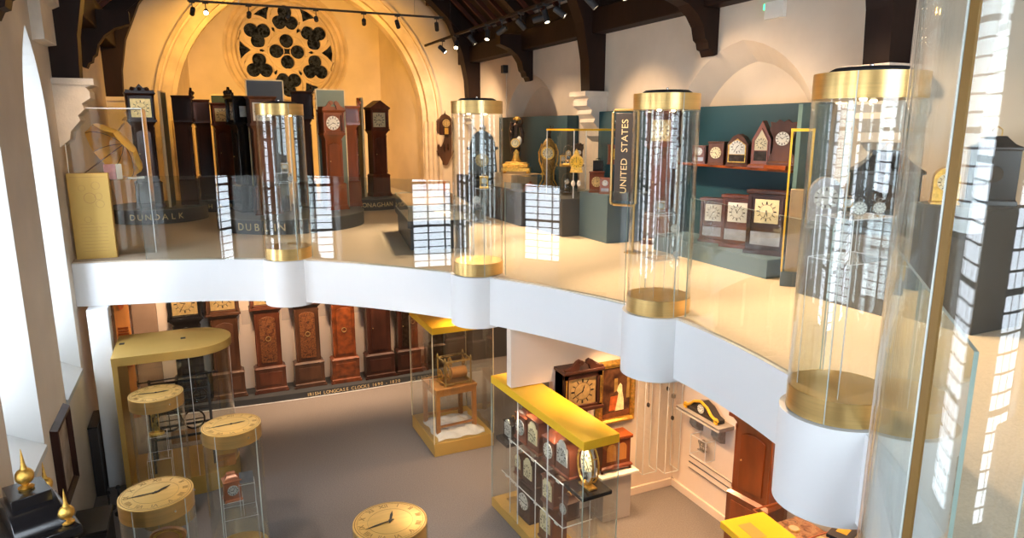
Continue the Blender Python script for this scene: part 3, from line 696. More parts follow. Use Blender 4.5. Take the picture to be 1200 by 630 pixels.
M['seam'] = mat('seam_edge', (.58, .64, .60), .2, 0, var=.03)
def round_case(label, loc, H, kind, group, seam=(250, 40), time=(10, 10), shelves=(), screws=True):
    o = thing('cylindrical_display_case', label, 'display case', loc, 0, group)
    base = .15 if kind == 'up' else .20; top = .14
    G().ring(0, 0, base, H - top, .288, .296, 72).obj('glass_cylinder', 'glass', o)
    G().lathe([(.27, 0), (.297, 0), (.297, base), (.27, base)], n=72).obj('base_band', 'brass', o)
    g = G(); g.lathe([(.25, H - top), (.297, H - top), (.297, H), (.27, H)], n=72)
    tb = g.obj('top_band', 'brass', o)
    if kind == 'up':
        G().lathe([(.22, H), (.22, H + .012), (.19, H + .03), (.05, H + .035)], n=48).obj('lid', 'matblack', tb)
        g = G(); g.lathe([(.012, H + .035), (.012, H + .05), (.006, H + .055)], n=12); g.obj('lid_bolt', 'mirror', tb)
        for k in range(2): a = pi * k + .5; G().lathe([(.02, 0), (.016, -.01)], .15 * cos(a), .15 * sin(a), H - top - .001, 12).obj('downlight', 'lampglow', tb)
    else:
        g = G(); g.lathe([(.296, H), (.296, H + .008), (.285, H + .012)], n=72, mi=0)
        zz = H + .0125
        g.ring(0, 0, zz - .001, zz + .0005, .278, .284, 72, 1); g.ring(0, 0, zz - .001, zz + .0005, .178, .180, 60, 1); g.ring(0, 0, zz - .001, zz + .0005, .262, .264, 60, 1)
        numerals(g, .228, zz, .062, 1)
        for k in range(60): a = 2 * pi * k / 60; q = len(g.v); g.box(.255, .263, -.001, .001, zz - .001, zz + .0005, 1); g.xf(Matrix.Rotation(a, 4, 'Z'), q)
        f = g.obj('clock_face', ['dialtop', 'engrave'], o)
        h = hands_geo(.27, *time, 0, .03); h.xf(Matrix.Translation((0, 0, zz + .002)) @ Matrix.Rotation(R(-90), 4, 'X') @ Matrix.Scale(1, 4)); h.obj('hands', 'ink', f)
        if screws:
            for a in (-60, 10): G().lathe([(.010, 0), (.010, .012)], 0, 0, 0, 10).xf(Matrix.Rotation(R(a), 4, 'Z') @ Matrix.Translation((.294, 0, H - .06)) @ Matrix.Rotation(R(90), 4, 'Y')).obj('lock', 'mirror', tb)
    for a in seam:
        a = R(a); g = G(); g.box(.287, .3005, -.0025, .0025, .0, H - .0); g.xf(Matrix.Rotation(a, 4, 'Z')); g.obj('glass_seam', 'seam', o)
    for (sx, sy, w, d, z0, z1) in shelves:       # clear acrylic plinth boxes inside
        g = G(); g.box(sx - w / 2, sx + w / 2, sy - d / 2, sy + d / 2, z0, z1); s = g.obj('acrylic_plinth', 'acrylic', o, smooth=False)
        e = G(); t = .003
        for (x, y) in ((sx - w / 2, sy - d / 2), (sx + w / 2, sy - d / 2), (sx + w / 2, sy + d / 2), (sx - w / 2, sy + d / 2)): e.box(x - t / 2, x + t / 2, y - t / 2, y + t / 2, z0, z1)
        for y in (sy - d / 2, sy + d / 2): e.box(sx - w / 2, sx + w / 2, y - t / 2, y + t / 2, z1 - t / 2, z1 + t / 2)
        for x in (sx - w / 2, sx + w / 2): e.box(x - t / 2, x + t / 2, sy - d / 2, sy + d / 2, z1 - t / 2, z1 + t / 2)
        e.obj('plinth_edges', 'edge_light', s, smooth=False)
    return o
M['dialtop_'] = M['brass']
M['dialtop'] = mat('engraved_dial_top', (.74, .48, .15), .38, .5, var=.05, scale=3, stretch=(1, 12, 1))

GC = 'cylindrical glass cases along the gallery edge'
M['darkbrass'] = mat('dark_brass_strip', (.22, .12, .025), .45, .3, var=.05)
names = ['leftmost cylindrical glass case on the gallery edge, slim with brass bands, before the longcase clocks',
         'second cylindrical glass case from the left, on the gallery edge beside the low table case',
         'cylindrical glass case with brass bands, on the gallery edge right beside the UNITED STATES sign',
         'large cylindrical glass case with brass bands, in front of the big black bracket clock',
         'nearest tall glass case at the right edge of the photo, split by a brass strip']
for i, ((x, y), nm) in enumerate(zip(CASES, names)):
    sh = [[(0.02, 0, .26, .26, .15, 1.0), (0, 0, .18, .18, 1.0, 1.12)], [(.0, .0, .24, .24, .15, .62), (-.02, 0, .16, .16, .62, .80), (.08, .0, .16, .16, .80, 1.0)],
          [(0, 0, .28, .22, .15, .50), (.1, 0, .16, .16, .5, .72), (-.02, -.02, .26, .2, .72, .92)], [(0, 0, .38, .30, .15, .95), (.0, 0, .36, .26, .95, 1.2)], []][i]
    c = round_case(nm, (x, y, GZ - .005), 2.0 if i < 4 else 3.4, 'up', None, [(285, 60), (262, 80), (262, 80), (207, 60), (172, 20)][i], shelves=sh)
    if i == 4:
        g = G(); g.box(.296, .303, .006, .026, 0, 3.4); g.xf(Matrix.Rotation(R(172), 4, 'Z')); g.obj('brass_strip', 'darkbrass', c)

FC = 'round glass cases with clock-face lids on the lower floor'
round_case('glass cylinder with clock-face lid holding a brass skeleton clock, rear one of the lower group', (-.70, 8.75, 0), 1.64, 'low', None, (250, 320), (2, 46), [(-.03, 0, .26, .24, .2, .85), (-.03, 0, .2, .2, .85, 1.13)])
round_case('glass cylinder with clock-face lid holding a red copper clock with a pointed finial', (.08, 7.43, 0), 1.64, 'low', None, (235, 320), (2, 44), [(.02, 0, .34, .28, .2, .62), (-.05, 0, .2, .2, .62, .80), (.1, -.03, .16, .14, .62, .98)])
round_case('glass cylinder with clock-face lid nearest the left wall, an oval wooden piece inside', (-.58, 6.2, 0), 1.64, 'low', None, (235, 320), (1, 44), [(0, 0, .24, .24, .2, 1.15)])
round_case('round case with gold clock-face lid alone on the carpet, bottom middle of the photo', (1.16, 4.93, 0), 1.64, 'low', None, (200, 330), (12, 43))

# small pieces shown in the round cases
def watch(label, loc, m='mirror', rz=0, r=.035):
    o = thing('pocket_watch', label, 'watch', loc, rz)
    g = G(); g.disc_y(0, r + .012, -.008, .008, r, 24); k = len(g.v)
    g.obj('watch_case', m, o); d = dial(o, 'round', r * .88, -.004, r + .012)
    g = G(); g.closed([(.008, -.002), (.011, -.002), (.011, .002), (.008, .002)], 0, 0, 14); g.xf(Matrix.Translation((0, 0, 2 * r + .022)) @ Matrix.Rotation(R(90), 4, 'X')); g.obj('bow', m, o)
    g = G(); g.prism([(-.02, 0), (.02, 0), (.014, .014), (-.014, .014)], -.012, .02, 'y'); g.obj('stand', 'acrylic', o)
    return o
def carriage(label, loc, rz=0, h=.15, m='gilt'):
    o = thing('carriage_clock', label, 'clock', loc, rz); w = h * .28; d = h * .24
    g = G(); g.box(-w * 1.15, w * 1.15, -d * 1.15, d * 1.15, 0, h * .1); g.box(-w * 1.15, w * 1.15, -d * 1.15, d * 1.15, h * .78, h * .86)
    for sx in (-1, 1):
        for sy in (-1, 1): g.lathe([(h * .03, h * .1), (h * .022, h * .15), (h * .022, h * .72), (h * .03, h * .78)], sx * w * .95, sy * d * .95, 0, 10)
    g.obj('case', m, o, .0015)
    g = G(); g.tube([(-w * .7, 0, h * .86), (-w * .6, 0, h * .97), (0, 0, h), (w * .6, 0, h * .97), (w * .7, 0, h * .86)], h * .02, 6); g.obj('handle', m, o)
    G().box(-w * .8, w * .8, -d * .8, d * .8, h * .1, h * .78).obj('glass_panels', 'acrylic', o, smooth=False)
    dial(o, 'square', w * .65, -d * .82, h * .55)
    return o
x, y = CASES[0]; z = GZ
carriage('small silver carriage clock on the clear plinth inside the leftmost gallery cylinder', (x + .02, y - .02, z + 1.12), R(-20), .15, 'mirror')
watch('silver pocket watch low on the clear plinth of the leftmost gallery cylinder', (x + .07, y - .085, z + 1.001), 'mirror', R(-10))
x, y = CASES[1]
carriage('gilt carriage clock on the tallest clear plinth of the second gallery cylinder', (x + .08, y, z + 1.0), R(-20), .16)
watch('large silver watch on the middle step of the second gallery cylinder', (x - .02, y - .0, z + .80), 'mirror', R(-20), .05)
watch('round silver watch on the lowest step of the second gallery cylinder', (x - .06, y - .09, z + .62 - .0), 'mirror', R(-20), .02)
x, y = CASES[2]
carriage('silver carriage clock on the top step in the cylinder beside the UNITED STATES sign', (x - .04, y - .03, z + .92), R(-30), .14, 'mirror')
watch('domed silver watch on the middle step in the cylinder beside the UNITED STATES sign', (x + .12, y - .05, z + .72), 'mirror', R(-35), .045)
watch('round silver watch low in the cylinder beside the UNITED STATES sign', (x + .11, y - .095, z + .5), 'mirror', R(-35), .03)
x, y = CASES[3]
watch('open silver watch on the upper step of the large right cylinder', (x - .08, y - .08, z + 1.2), 'mirror', R(-45), .04)
watch('silver watch with purple sheen on the upper step of the large right cylinder', (x + .08, y - .08, z + 1.2), 'mirror', R(-45), .035)
carriage('small crystal carriage clock at the back of the large right cylinder', (x + .0, y + .07, z + 1.2), R(-45), .12, 'mirror')

# brass skeleton clock, copper clock, wooden oval
o = thing('skeleton_clock', 'brass skeleton clock inside the rear glass cylinder on the lower floor', 'clock', (-.74, 8.75, 1.13), 0)
G().lathe([(.09, 0), (.09, .015), (.08, .03)], n=24, sy=.6).obj('base', 'gilt', o)
g = G()
for i, zz in enumerate((.06, .12, .18, .24, .30)): g.disc_y((-1) ** i * .012, zz, -.012, .012, .036 - .004 * i, 18)
g.obj('wheel_train', 'teeth', o)
g = G(); g.box(-.04, -.034, -.02, .02, .03, .33); g.box(.034, .04, -.02, .02, .03, .33); g.box(-.04, .04, -.02, .02, .325, .335); g.obj('frame', 'gilt', o)
bracket('red copper clock with pointed finial on a clear plinth in the second lower glass cylinder', (.03, 7.41, .80), R(8), .17, .34, .12, 'copper', 'bell', 'dial_silver', t=(9, 5), handle=False)
o = thing('plaque', 'oval wooden piece with a clear support inside the glass cylinder nearest the left wall', 'plaque', (-.52, 6.16, 1.15), R(-10))
G().disc_y(0, .09, -.02, .02, .085, 32, rx=.15).obj('oval_board', 'oak', o); G().ring(0, 0, -.03, -.018, .06, .075, 32).xf(Matrix.Translation((0, 0, .09)) @ Matrix.Scale(1.6, 4, (1, 0, 0)) @ Matrix.Rotation(R(-90), 4, 'X')).obj('rim', 'gilt', o)
o = tag(G().box(-.07, .07, -.002, .002, 0, .13).obj('information_card', 'tin'), 'grey card on a clear block in front of the red copper clock', 'card', loc=(.18, 7.36, .985))

# curved glass balustrades
def along(P, a, b):
    """points of EDGE between two case centres"""
    out = []
    for p in P:
        if hypot(p[0] - a[0], p[1] - a[1]) > .33 and hypot(p[0] - b[0], p[1] - b[1]) > .33: out.append(p)
    return out
fine = smooth_curve(EDGE[::2], 6)
fin = inset(fine, .02); fin2 = inset(fine, .034)
def seg(ia, ib): return fin[ia:ib], fin2[ia:ib]
def nearest(p): return min(range(len(fin)), key=lambda i: hypot(fin[i][0] - p[0], fin[i][1] - p[1]))
stops = [nearest((-.72, 9.97))] + [nearest(c) for c in CASES]
BL = ['clear glass balustrade panel in front of the DUNDALK clocks', 'clear curved balustrade panel beside the low slate table case', 'clear curved balustrade panel reflecting a leaded window, in front of the statue clocks',
      'clear curved balustrade panel in front of the American shelf clocks', 'clear curved balustrade panel between the two nearest glass cylinders']
def glasspanel(A, B, label, name='glass_balustrade'):
    g = G(); n = len(A); vs = [(x, y, GZ - .02) for x, y in A] + [(x, y, 4.14) for x, y in A] + [(x, y, GZ - .02) for x, y in B] + [(x, y, 4.14) for x, y in B]; fs = []
    for i in range(n - 1): fs += [(i, i + 1, n + i + 1, n + i), (2 * n + i, 3 * n + i, 3 * n + i + 1, 2 * n + i + 1)]
    g.add(vs, fs)
    o = thing(name, label, 'balustrade', (A[0][0], A[0][1], GZ)); 
    q = g.xf(Matrix.Translation((-A[0][0], -A[0][1], -GZ))).obj('glass_sheet', 'glass_bal', o)
    e = G(); es = [(i, i + 1, n + i + 1, n + i) for i in range(n - 1)]
    e.add([(x, y, 4.14) for x, y in A] + [(x, y, 4.14) for x, y in B], es)
    for j in (0, n - 1): e.add([(*A[j], GZ - .02), (*B[j], GZ - .02), (*B[j], 4.14), (*A[j], 4.14)], [(0, 1, 2, 3)])
    e.xf(Matrix.Translation((-A[0][0], -A[0][1], -GZ))).obj('polished_edge', 'glass_edge', o, smooth=False)
    return o
PAN = [((-.74, 10.02), (.69, 9.50)), ((1.27, 9.23), (2.66, 7.64)), ((3.16, 7.17), (3.71, 5.50)), ((3.93, 4.84), (3.64, 3.08)), ((3.36, 2.46), (1.92, 1.12))]
for (p, q), nm in zip(PAN, BL):
    dx, dy = q[0] - p[0], q[1] - p[1]; L = hypot(dx, dy); nx, ny = -dy / L * .012, dx / L * .012
    glasspanel([p, q], [(p[0] + nx, p[1] + ny), (q[0] + nx, q[1] + ny)], nm)

# square glass case with the turret clock movement
o = thing('square_display_case', 'square gold-framed glass case holding a clock movement on a wooden table', 'display case', (3.27, 9.5, 0))
X, Y, Hc = .47, .58, 1.97
G().box(-X, X, -Y, Y, 0, .20).obj('base', 'gold', o, .004); G().box(-X, X, -Y, Y, Hc - .10, Hc).obj('top', 'goldtop', o, .004)
g = G()
for y0 in (-Y + .004, Y - .012): g.box(-X + .004, X - .004, y0, y0 + .008, .2, Hc - .1)
for x0 in (-X + .004, X - .012): g.box(x0, x0 + .008, -Y + .013, Y - .013, .2, Hc - .1)
g.obj('glass_walls', 'glass', o, smooth=False)
for sx in (-1, 1):
    for sy in (-1, 1): G().box(sx * X - .006, sx * X + .006, sy * Y - .006, sy * Y + .006, .2, Hc - .1).obj('corner_edge', 'panel_edge', o, smooth=False)
o = thing('table', 'plain golden oak table inside the square glass case', 'table', (3.24, 9.5, .20), R(4))
G().box(-.34, .34, -.30, .30, .68, .72).obj('table_top', 'oak', o, .004)
g = G(); g.box(-.32, .32, -.28, -.26, .60, .68); g.box(-.32, .32, .26, .28, .60, .68); g.box(-.32, -.30, -.28, .28, .60, .68); g.box(.30, .32, -.28, .28, .60, .68); g.obj('apron', 'oak', o)
for sx in (-1, 1):
    for sy in (-1, 1): g = G(); g.box(sx * .30 - .03, sx * .30 + .03, sy * .26 - .03, sy * .26 + .03, 0, .68); g.obj('leg', 'oak', o, .003)
g = G(); g.box(-.28, .28, -.28, -.25, .10, .13); g.box(-.28, .28, .25, .28, .10, .13); g.obj('stretcher', 'oak', o)
# crumpled cloth
g = G(); n = 26; vs = []
for j in range(n):
    for i in range(n):
        u, v = i / (n - 1) * 2 - 1, j / (n - 1) * 2 - 1; r = max(abs(u), abs(v)); 
        vs.append((u * .38 + .02 * sin(7 * v), v * .42 + .02 * sin(8 * u), .205 + max(0, 1 - r ** 4) * (.03 + .05 * abs(sin(5 * u + 3 * v)) * abs(cos(4 * v - 2 * u))) + .05 * max(0, .6 - hypot(u - .3, v - .1))))
k = len(vs); vs2 = [(x, y, .201) for x, y, z in vs]
g.add(vs + vs2, [(j * n + i, j * n + i + 1, (j + 1) * n + i + 1, (j + 1) * n + i) for j in range(n - 1) for i in range(n - 1)] + [(k + j * n + i, k + (j + 1) * n + i, k + (j + 1) * n + i + 1, k + j * n + i + 1) for j in range(n - 1) for i in range(n - 1)])
tag(g.obj('cloth', 'linen'), 'crumpled white cloth lying under the oak table in the square glass case', 'cloth', loc=(3.27, 9.42, 0))
o = thing('clock_movement', 'brass and iron turret clock movement with a rope drum, on the oak table', 'clock movement', (3.30, 9.42, .921), R(4))
g = G()
for sx in (-1, 1):
    for sy in (-1, 1): g.lathe([(.02, 0), (.014, .03), (.012, .38), (.02, .41), (.006, .45)], sx * .21, sy * .15, 0, 10)
for zz in (.02, .37):
    for sy in (-1, 1): g.box(-.22, .22, sy * .15 - .012, sy * .15 + .012, zz, zz + .025)
    for sx in (-1, 1): g.box(sx * .21 - .012, sx * .21 + .012, -.15, .15, zz, zz + .025)
g.obj('frame', 'teeth', o)
k = Matrix.Rotation(R(90), 4, 'Y')
for (xx, yy, zz, r, L, m, nm) in ((.06, 0, .15, .085, .24, 'oak', 'rope_drum'), (-.12, 0, .17, .13, .014, 'teeth', 'great_wheel'), (-.06, .03, .32, .075, .012, 'teeth', 'wheel'), (.14, -.03, .33, .06, .012, 'teeth', 'wheel'), (-.24, -.02, .15, .09, .012, 'gilt', 'wheel')):
    g = G(); 
    if nm == 'rope_drum': g.lathe([(r, 0), (r, L)], n=28)
    else:
        g.ring(0, 0, 0, L, r * .84, r, 36); 
        for q in range(5): g.box(-.005, .005, 0, r * .9, 0, L, rz=2 * pi * q / 5, piv=(0, 0))
        for q in range(36): a = 2 * pi * q / 36; g.box(r * .99, r * 1.05, -.003, .003, 0, L, rz=a, piv=(0, 0))
    g.xf(Matrix.Translation((xx - L / 2, yy, zz)) @ k); g.obj(nm, m, o)
g = G(); g.tube([(-.42, -.05, .14), (-.21, -.05, .14)], .008, 8); g.tube([(-.42, -.05, .12), (-.42, -.05, -.0)], .008, 6); g.tube([(-.2, 0, .44), (.2, 0, .44)], .006, 6); g.tube([(.05, 0, .37), (.05, 0, .5)], .006, 6); g.obj('arbors', 'bronze', o)

# long glass case of bracket clocks
o = thing('long_display_case', 'long glass case with a yellow gold top, full of small bracket clocks on clear shelves', 'display case', (3.33, 6.35, 0), R(3.3))
X, Y, Hc = .215, 1.03, 1.76
G().box(-X, X, -Y, Y, 0, .12).obj('base', 'gold', o, .004); G().box(-X, X, -Y, Y, Hc - .095, Hc).obj('top', 'goldtop', o, .003)
g = G()
for y0 in (-Y + .004, Y - .012): g.box(-X + .013, X - .013, y0, y0 + .008, .12, Hc - .095)
for x0 in (-X + .003, X - .011): g.box(x0, x0 + .008, -Y + .004, Y - .004, .12, Hc - .095)
g.obj('glass_walls', 'glass', o, smooth=False)
for y0 in (-.34, .34): G().box(-X - .001, -X + .012, y0 - .003, y0 + .003, .12, Hc - .095).obj('glass_joint', 'edge_light', o, smooth=False)
for sx in (-1, 1):
    for sy in (-1, 1): G().box(sx * (X - .004) - .004, sx * (X - .004) + .004, sy * (Y - .004) - .004, sy * (Y - .004) + .004, .12, Hc - .095).obj('corner_edge', 'glass_edge', o, smooth=False)
for zz, ya, yb in ((1.10, -.62, .62), (.60, -.62, .80)):
    s = G().box(-X + .03, X - .03, ya, yb, zz - .008, zz).obj('shelf', 'acrylic', o, smooth=False)
    e = G(); e.box(-X + .026, -X + .032, ya, yb, zz - .01, zz + .001); e.box(-X + .026, X - .026, ya - .005, ya, zz - .01, zz + .001); e.obj('shelf_edge', 'edge_light', s, smooth=False)
for yy in (-.60, -.02, .60):
    for xx in (-X + .04, X - .04): G().box(xx - .004, xx + .004, yy - .004, yy + .004, .12, 1.6 if xx > 0 else 1.10).obj('shelf_post', 'edge_light', o, smooth=False)
rot = R(3.3)
def incase(dx, dy): return (3.33 + dx * cos(rot) - dy * sin(rot), 6.35 + dx * sin(rot) + dy * cos(rot))
F = R(-90 + 3.3 + 1)
def bc(label, dx, dy, z, **k):
    k['w'] *= 1.10; k['h'] *= 1.05; k['d'] *= 1.1; k.setdefault('dk', 'arch' if k['style'] in ('arch', 'tiered', 'flat') and k['face'] != 'dial_white' else 'round'); k.setdefault('dialr', k['w'] * (.33 if k['dk'] == 'arch' else .36)); px, py = incase(dx, dy); return bracket(label, (px, py, z), F, **k)
def blacktray(label, dx, dy, z, w, d):
    o = thing('plinth_block', label, 'plinth', (*incase(dx, dy), z), rot); G().box(-w / 2, w / 2, -d / 2, d / 2, 0, .045).obj('slab', 'black', o, .004)
    G().box(-w * .2, w * .2, -d * .25, d * .25, .12 - z, 0).obj('clear_column', 'acrylic', o, smooth=False); return o
blacktray('black slab at the far end of the long glass case, under a small black clock', -.0, .84, .93, .34, .30)
bc('small black square clock with handle on the black slab, far end of the long case', 0, .84, .978, w=.20, h=.27, d=.14, body='black', style='tiered', face='dial_silver')
bc('dark mahogany arch-topped bracket clock, first on the top shelf from the far end', .0, .48, 1.102, w=.24, h=.42, d=.18, body='mahog', style='tiered', face='dial_silver', dk='round')
bc('reddish arched bracket clock with pale oval dial, second on the top shelf', .0, .17, 1.102, w=.24, h=.38, d=.19, body='rosewood', style='flat', face='dial_cream', t=(9, 20))
bc('rosewood bell-topped bracket clock with brass handle, third on the top shelf', .0, -.16, 1.102, w=.22, h=.40, d=.17, body='rosewood', style='bell', face='dial_white', t=(3, 10))
bc('mahogany bracket clock with coppery arched top and brass finial, nearest on the top shelf', .0, -.45, 1.102, w=.25, h=.40, d=.17, body='mahog', style='arch', face='dial_silver', t=(2, 5))
blacktray('black slab at the near end of the long glass case, under the brass oval clock', .0, -.80, 1.08, .36, .36)
o = thing('oval_clock', 'brass-framed oval glass clock with a silvered dial on the black slab at the near end', 'clock', (*incase(0, -.80), 1.125), F)
g = G(); g.box(-.10, .10, -.05, .05, 0, .02); g.box(-.03, .03, -.03, .03, .02, .05); g.obj('base', 'gilt', o, .003)
g = G(); g.tube([(.135 * cos(a), -.035, .25 + .205 * sin(a)) for a in [2 * pi * k / 40 for k in range(40)]], .012, 8, close=True); g.tube([(.135 * cos(a), .035, .25 + .205 * sin(a)) for a in [2 * pi * k / 40 for k in range(40)]], .010, 8, close=True)
for a in (30, 150, 210, 330, 90): g.tube([(.135 * cos(R(a)), -.035, .25 + .205 * sin(R(a))), (.135 * cos(R(a)), .035, .25 + .205 * sin(R(a)))], .006, 6)
g.obj('oval_frame', 'gilt', o)
G().disc_y(0, .25, -.008, .008, .195, 36, rx=.126).obj('dial_plate', 'dial_silver', o); dial(o, 'round', .10, -.012, .27, 'dial_cream', (10, 25)); G().disc_y(0, .12, -.03, -.01, .04, 20).obj('pendulum', 'mirror', o)
bc('small walnut clock with narrow white dial, far end of the middle shelf', 0, .58, .602, w=.16, h=.29, d=.14, body='walnut', style='arch', face='dial_cream', t=(4, 0))
bc('dark round-headed clock with a large cream dial, second on the middle shelf', 0, .30, .602, w=.23, h=.34, d=.17, body='darkmahog', style='arch', face='dial_cream', t=(4, 35), handle=False)
bc('tall rosewood clock with cream dial and coppery roof, third on the middle shelf', 0, -.16, .602, w=.23, h=.42, d=.18, body='rosewood', style='tiered', face='dial_cream', t=(3, 0))
bc('little brown clock with a stepped roof, nearest on the middle shelf', 0, -.46, .602, w=.15, h=.27, d=.14, body='walnut', style='bell', face='dial_silver', t=(12, 30))
bc('dark clock with a big white round dial standing on the base of the long case', 0, .40, .121, w=.26, h=.43, d=.17, body='darkmahog', style='flat', face='dial_white', t=(9, 15))
bc('rosewood arched clock with a cream dial on the base of the long case, nearer end', 0, -.12, .121, w=.26, h=.42, d=.18, body='rosewood', style='arch', face='dial_cream', t=(12, 0))
# little caption cards clipped to the shelf edges
for i, (dy, zz) in enumerate([(.55, 1.10), (.36, 1.10), (.02, 1.10), (-.33, 1.10), (-.52, 1.10), (.66, .60), (.50, .60), (.40, .60), (-.05, .60), (-.32, .60), (-.50, .60)]):
    c = G().box(-.001, .001, -.035, .035, -.025, .012).obj('caption_card', 'paper'); tag(c, 'small white caption card clipped to a shelf edge in the long glass case', 'card', 'caption cards in the long case', (*incase(-X + .023, dy), zz), rot)

# stadium-shaped case, far left
o = thing('rounded_display_case', 'big glass case with a gold top rounded at the right end, beside the white column', 'display case', (-.49, 9.72, 0))
def stadium(L, W, n=20): return [(-L, -W), (L - W, -W)] + [(L - W + W * sin(pi * k / n), -W * cos(pi * k / n)) for k in range(1, n)] + [(L - W, W), (-L, W)]
G().prism(stadium(.67, .50), 0, .26, 'z').obj('base', 'gold', o, .003)
tp = G().prism(stadium(.69, .52), 1.89, 2.0, 'z').obj('top', 'gold', o, .003)
for xx, yy in ((-.62, .1), (.1, .05)): G().box(xx - .03, xx + .03, yy - .035, yy + .035, 2.0, 2.004).obj('access_plate', 'matblack', tp)
g = G(); A = stadium(.66, .49); B = stadium(.652, .482); n = len(A)
g.add([(x, y, z) for z in (.26, 1.89) for x, y in A] + [(x, y, z) for z in (.26, 1.89) for x, y in B], [(i, (i + 1) % n, n + (i + 1) % n, n + i) for i in range(n - 1)] + [(2 * n + i, 3 * n + i, 3 * n + (i + 1) % n, 2 * n + (i + 1) % n) for i in range(n - 1)])
g.obj('glass_walls', 'glass', o)
G().box(-.69, -.63, -.50, .50, .26, 1.89).obj('brass_end_panel', 'gold', o, .003)
for xx, yy in ((.16, -.49), (.655, 0.0)): G().box(xx - .003, xx + .003, yy - .004, yy + .004, .26, 1.89).obj('glass_joint', 'edge_light', o, smooth=False)
o = thing('turret_clock', 'black iron birdcage clock frame with wheels inside the case with the rounded end', 'clock movement', (-.50, 9.72, .26))
g = G()
for sx in (-.36, .36):
    for sy in (-.2, .2): g.box(sx - .015, sx + .015, sy - .015, sy + .015, 0, 1.12); g.blob((sx, sy, 1.14), .025)
for zz in (.45, .80, 1.08):
    for sy in (-.2, .2): g.box(-.36, .36, sy - .01, sy + .01, zz, zz + .03)
    for sx in (-.36, .36): g.box(sx - .01, sx + .01, -.2, .2, zz, zz + .03)
g.obj('iron_frame', 'matblack', o)
g = G(); g.tube([(-.48, -.05, 1.22), (.50, -.05, 1.25)], .010, 8); g.tube([(-.47, -.05, 1.18), (-.47, -.05, 1.26)], .008, 6); g.tube([(0, -.05, 1.1), (0, -.05, 1.27)], .010, 6); g.obj('crossbar', 'matblack', o)
for xx, zz, r in ((-.15, .65, .16), (.15, .62, .14), (.25, .95, .09), (-.2, .97, .08)):
    g = G(); g.ring(0, 0, -.01, .01, r * .85, r, 32)
    for q in range(4): g.box(-.006, .006, 0, r * .9, -.008, .008, rz=pi / 2 * q, piv=(0, 0))
    g.xf(Matrix.Translation((xx, -.05, zz)) @ Matrix.Rotation(R(90), 4, 'X')); g.obj('wheel', 'bronze', o)
g = G(); g.lathe([(.09, 0), (.09, .35)], n=20); g.xf(Matrix.Translation((-.15, .0, .38)) @ Matrix.Rotation(R(90), 4, 'Y')); g.obj('rope_drum', 'oak', o)
tag(G().box(-.12, .12, -.09, .09, 0, .09).obj('wooden_block', 'oak', bevel=.005), 'small orange wooden block on the floor of the case with the rounded end', 'block', loc=(-.0, 9.45, .26))

# lamps added inside the glass cases to brighten what they hold
def case_light(label, x, y, z, e, col=(1, .80, .58)):
    o = thing('added_case_lamp', label, 'downlight', (x, y, z), 0, label)
    G().lathe([(.028, -.012), (.030, 0)], n=18).obj('bezel', 'mirror', o); G().lathe([(.020, -.014), (.020, -.012)], n=16).obj('lens', 'lampglow', o)
    l = bpy.data.lights.new('case_light', 'SPOT'); l.energy = e; l.color = col; l.spot_size = R(130); l.spot_blend = .8; l.shadow_soft_size = .04
    lo = bpy.data.objects.new('case_light', l); C.objects.link(lo); lo.parent = o; lo.location = (0, 0, -.03)
for dy in (-.75, -.25, .25, .75): case_light('added lamp under the gold top of the long glass case, brightening its clocks', *incase(-.12, dy), 1.665, 14)
case_light('added lamp under the top of the square glass case, brightening the clock movement', 3.05, 9.2, 1.87, 22)
# ================================================================ lower-floor longcase clocks
# curved slate plinth with lettering
PC, PR_ = (2.6, 25.0), 13.25
def parc(x, r=PR_): return PC[1] - math.sqrt(r * r - (x - PC[0]) ** 2)
g = G(); xs = [-.84 + 4.84 * k / 40 for k in range(41)]
pf = [(x, 12.16 - .13 * sin((x + 1.2) / 5.2 * pi) - .10 * (x - .8) / 3 ) for x in xs]
g.prism(pf + [(4.0, 12.615), (-.84, 12.615), (-.84, 12.3)], 0, .12, 'z', 0)
o = thing('plinth', 'long curved slate plinth lettered IRISH LONGCASE CLOCKS under the row of longcase clocks', 'plinth', (0, 0, 0))
g.obj('slab', 'plinth', o)
def front_at(x):
    for i in range(40):
        if pf[i][0] <= x <= pf[i + 1][0]:
            t = (x - pf[i][0]) / (pf[i + 1][0] - pf[i][0]); return pf[i][1] + t * (pf[i + 1][1] - pf[i][1]), atan2(pf[i + 1][1] - pf[i][1], pf[i + 1][0] - pf[i][0])
g = G(); txt = 'IRISH LONGCASE CLOCKS 1690 - 1820'; x = 1.42
for ch in txt:
    w = {'I': .03, ' ': .04, '1': .04, '-': .04}.get(ch, .058)
    if ch != ' ':
        yy, a = front_at(x + w / 2); add_text(g, ch, .085, Matrix.Translation((x + w / 2, yy - .002, .06)) @ Matrix.Rotation(a, 4, 'Z') @ FACE_MY)
    x += w
g.obj('lettering', 'letter', o)
g = G(); N = len(pf); g.add([(x, y - .012, .001) for x, y in pf] + [(x, y - .012, .012) for x, y in pf] + [(x, y, .012) for x, y in pf], [(i, i + 1, N + i + 1, N + i) for i in range(N - 1)] + [(N + i, N + i + 1, 2 * N + i + 1, 2 * N + i) for i in range(N - 1)]); g.obj('metal_edge', 'edge_light', o)
LG = 'row of longcase clocks on the curved plinth'
LZ = .121
def lc(label, x, dy=0, **k):
    yy = 12.38; k['w'] = k.get('w', .5) + .03; k['H'] = k['H'] - (.24 if x < .3 else .13); return longcase(label, (x, yy + dy, LZ), **k)
lc('black lacquered longcase clock, first on the left of the lower row', -.42, 0, H=2.32, w=.52, body='black', dk='square', face='brassdial', top='flat', t=(9, 35))
lc('plain dark walnut longcase clock with a brass dial, second in the lower row', .16, 0, H=2.34, w=.52, body='lowwal', face='brassdial', top='flat', t=(5, 50))
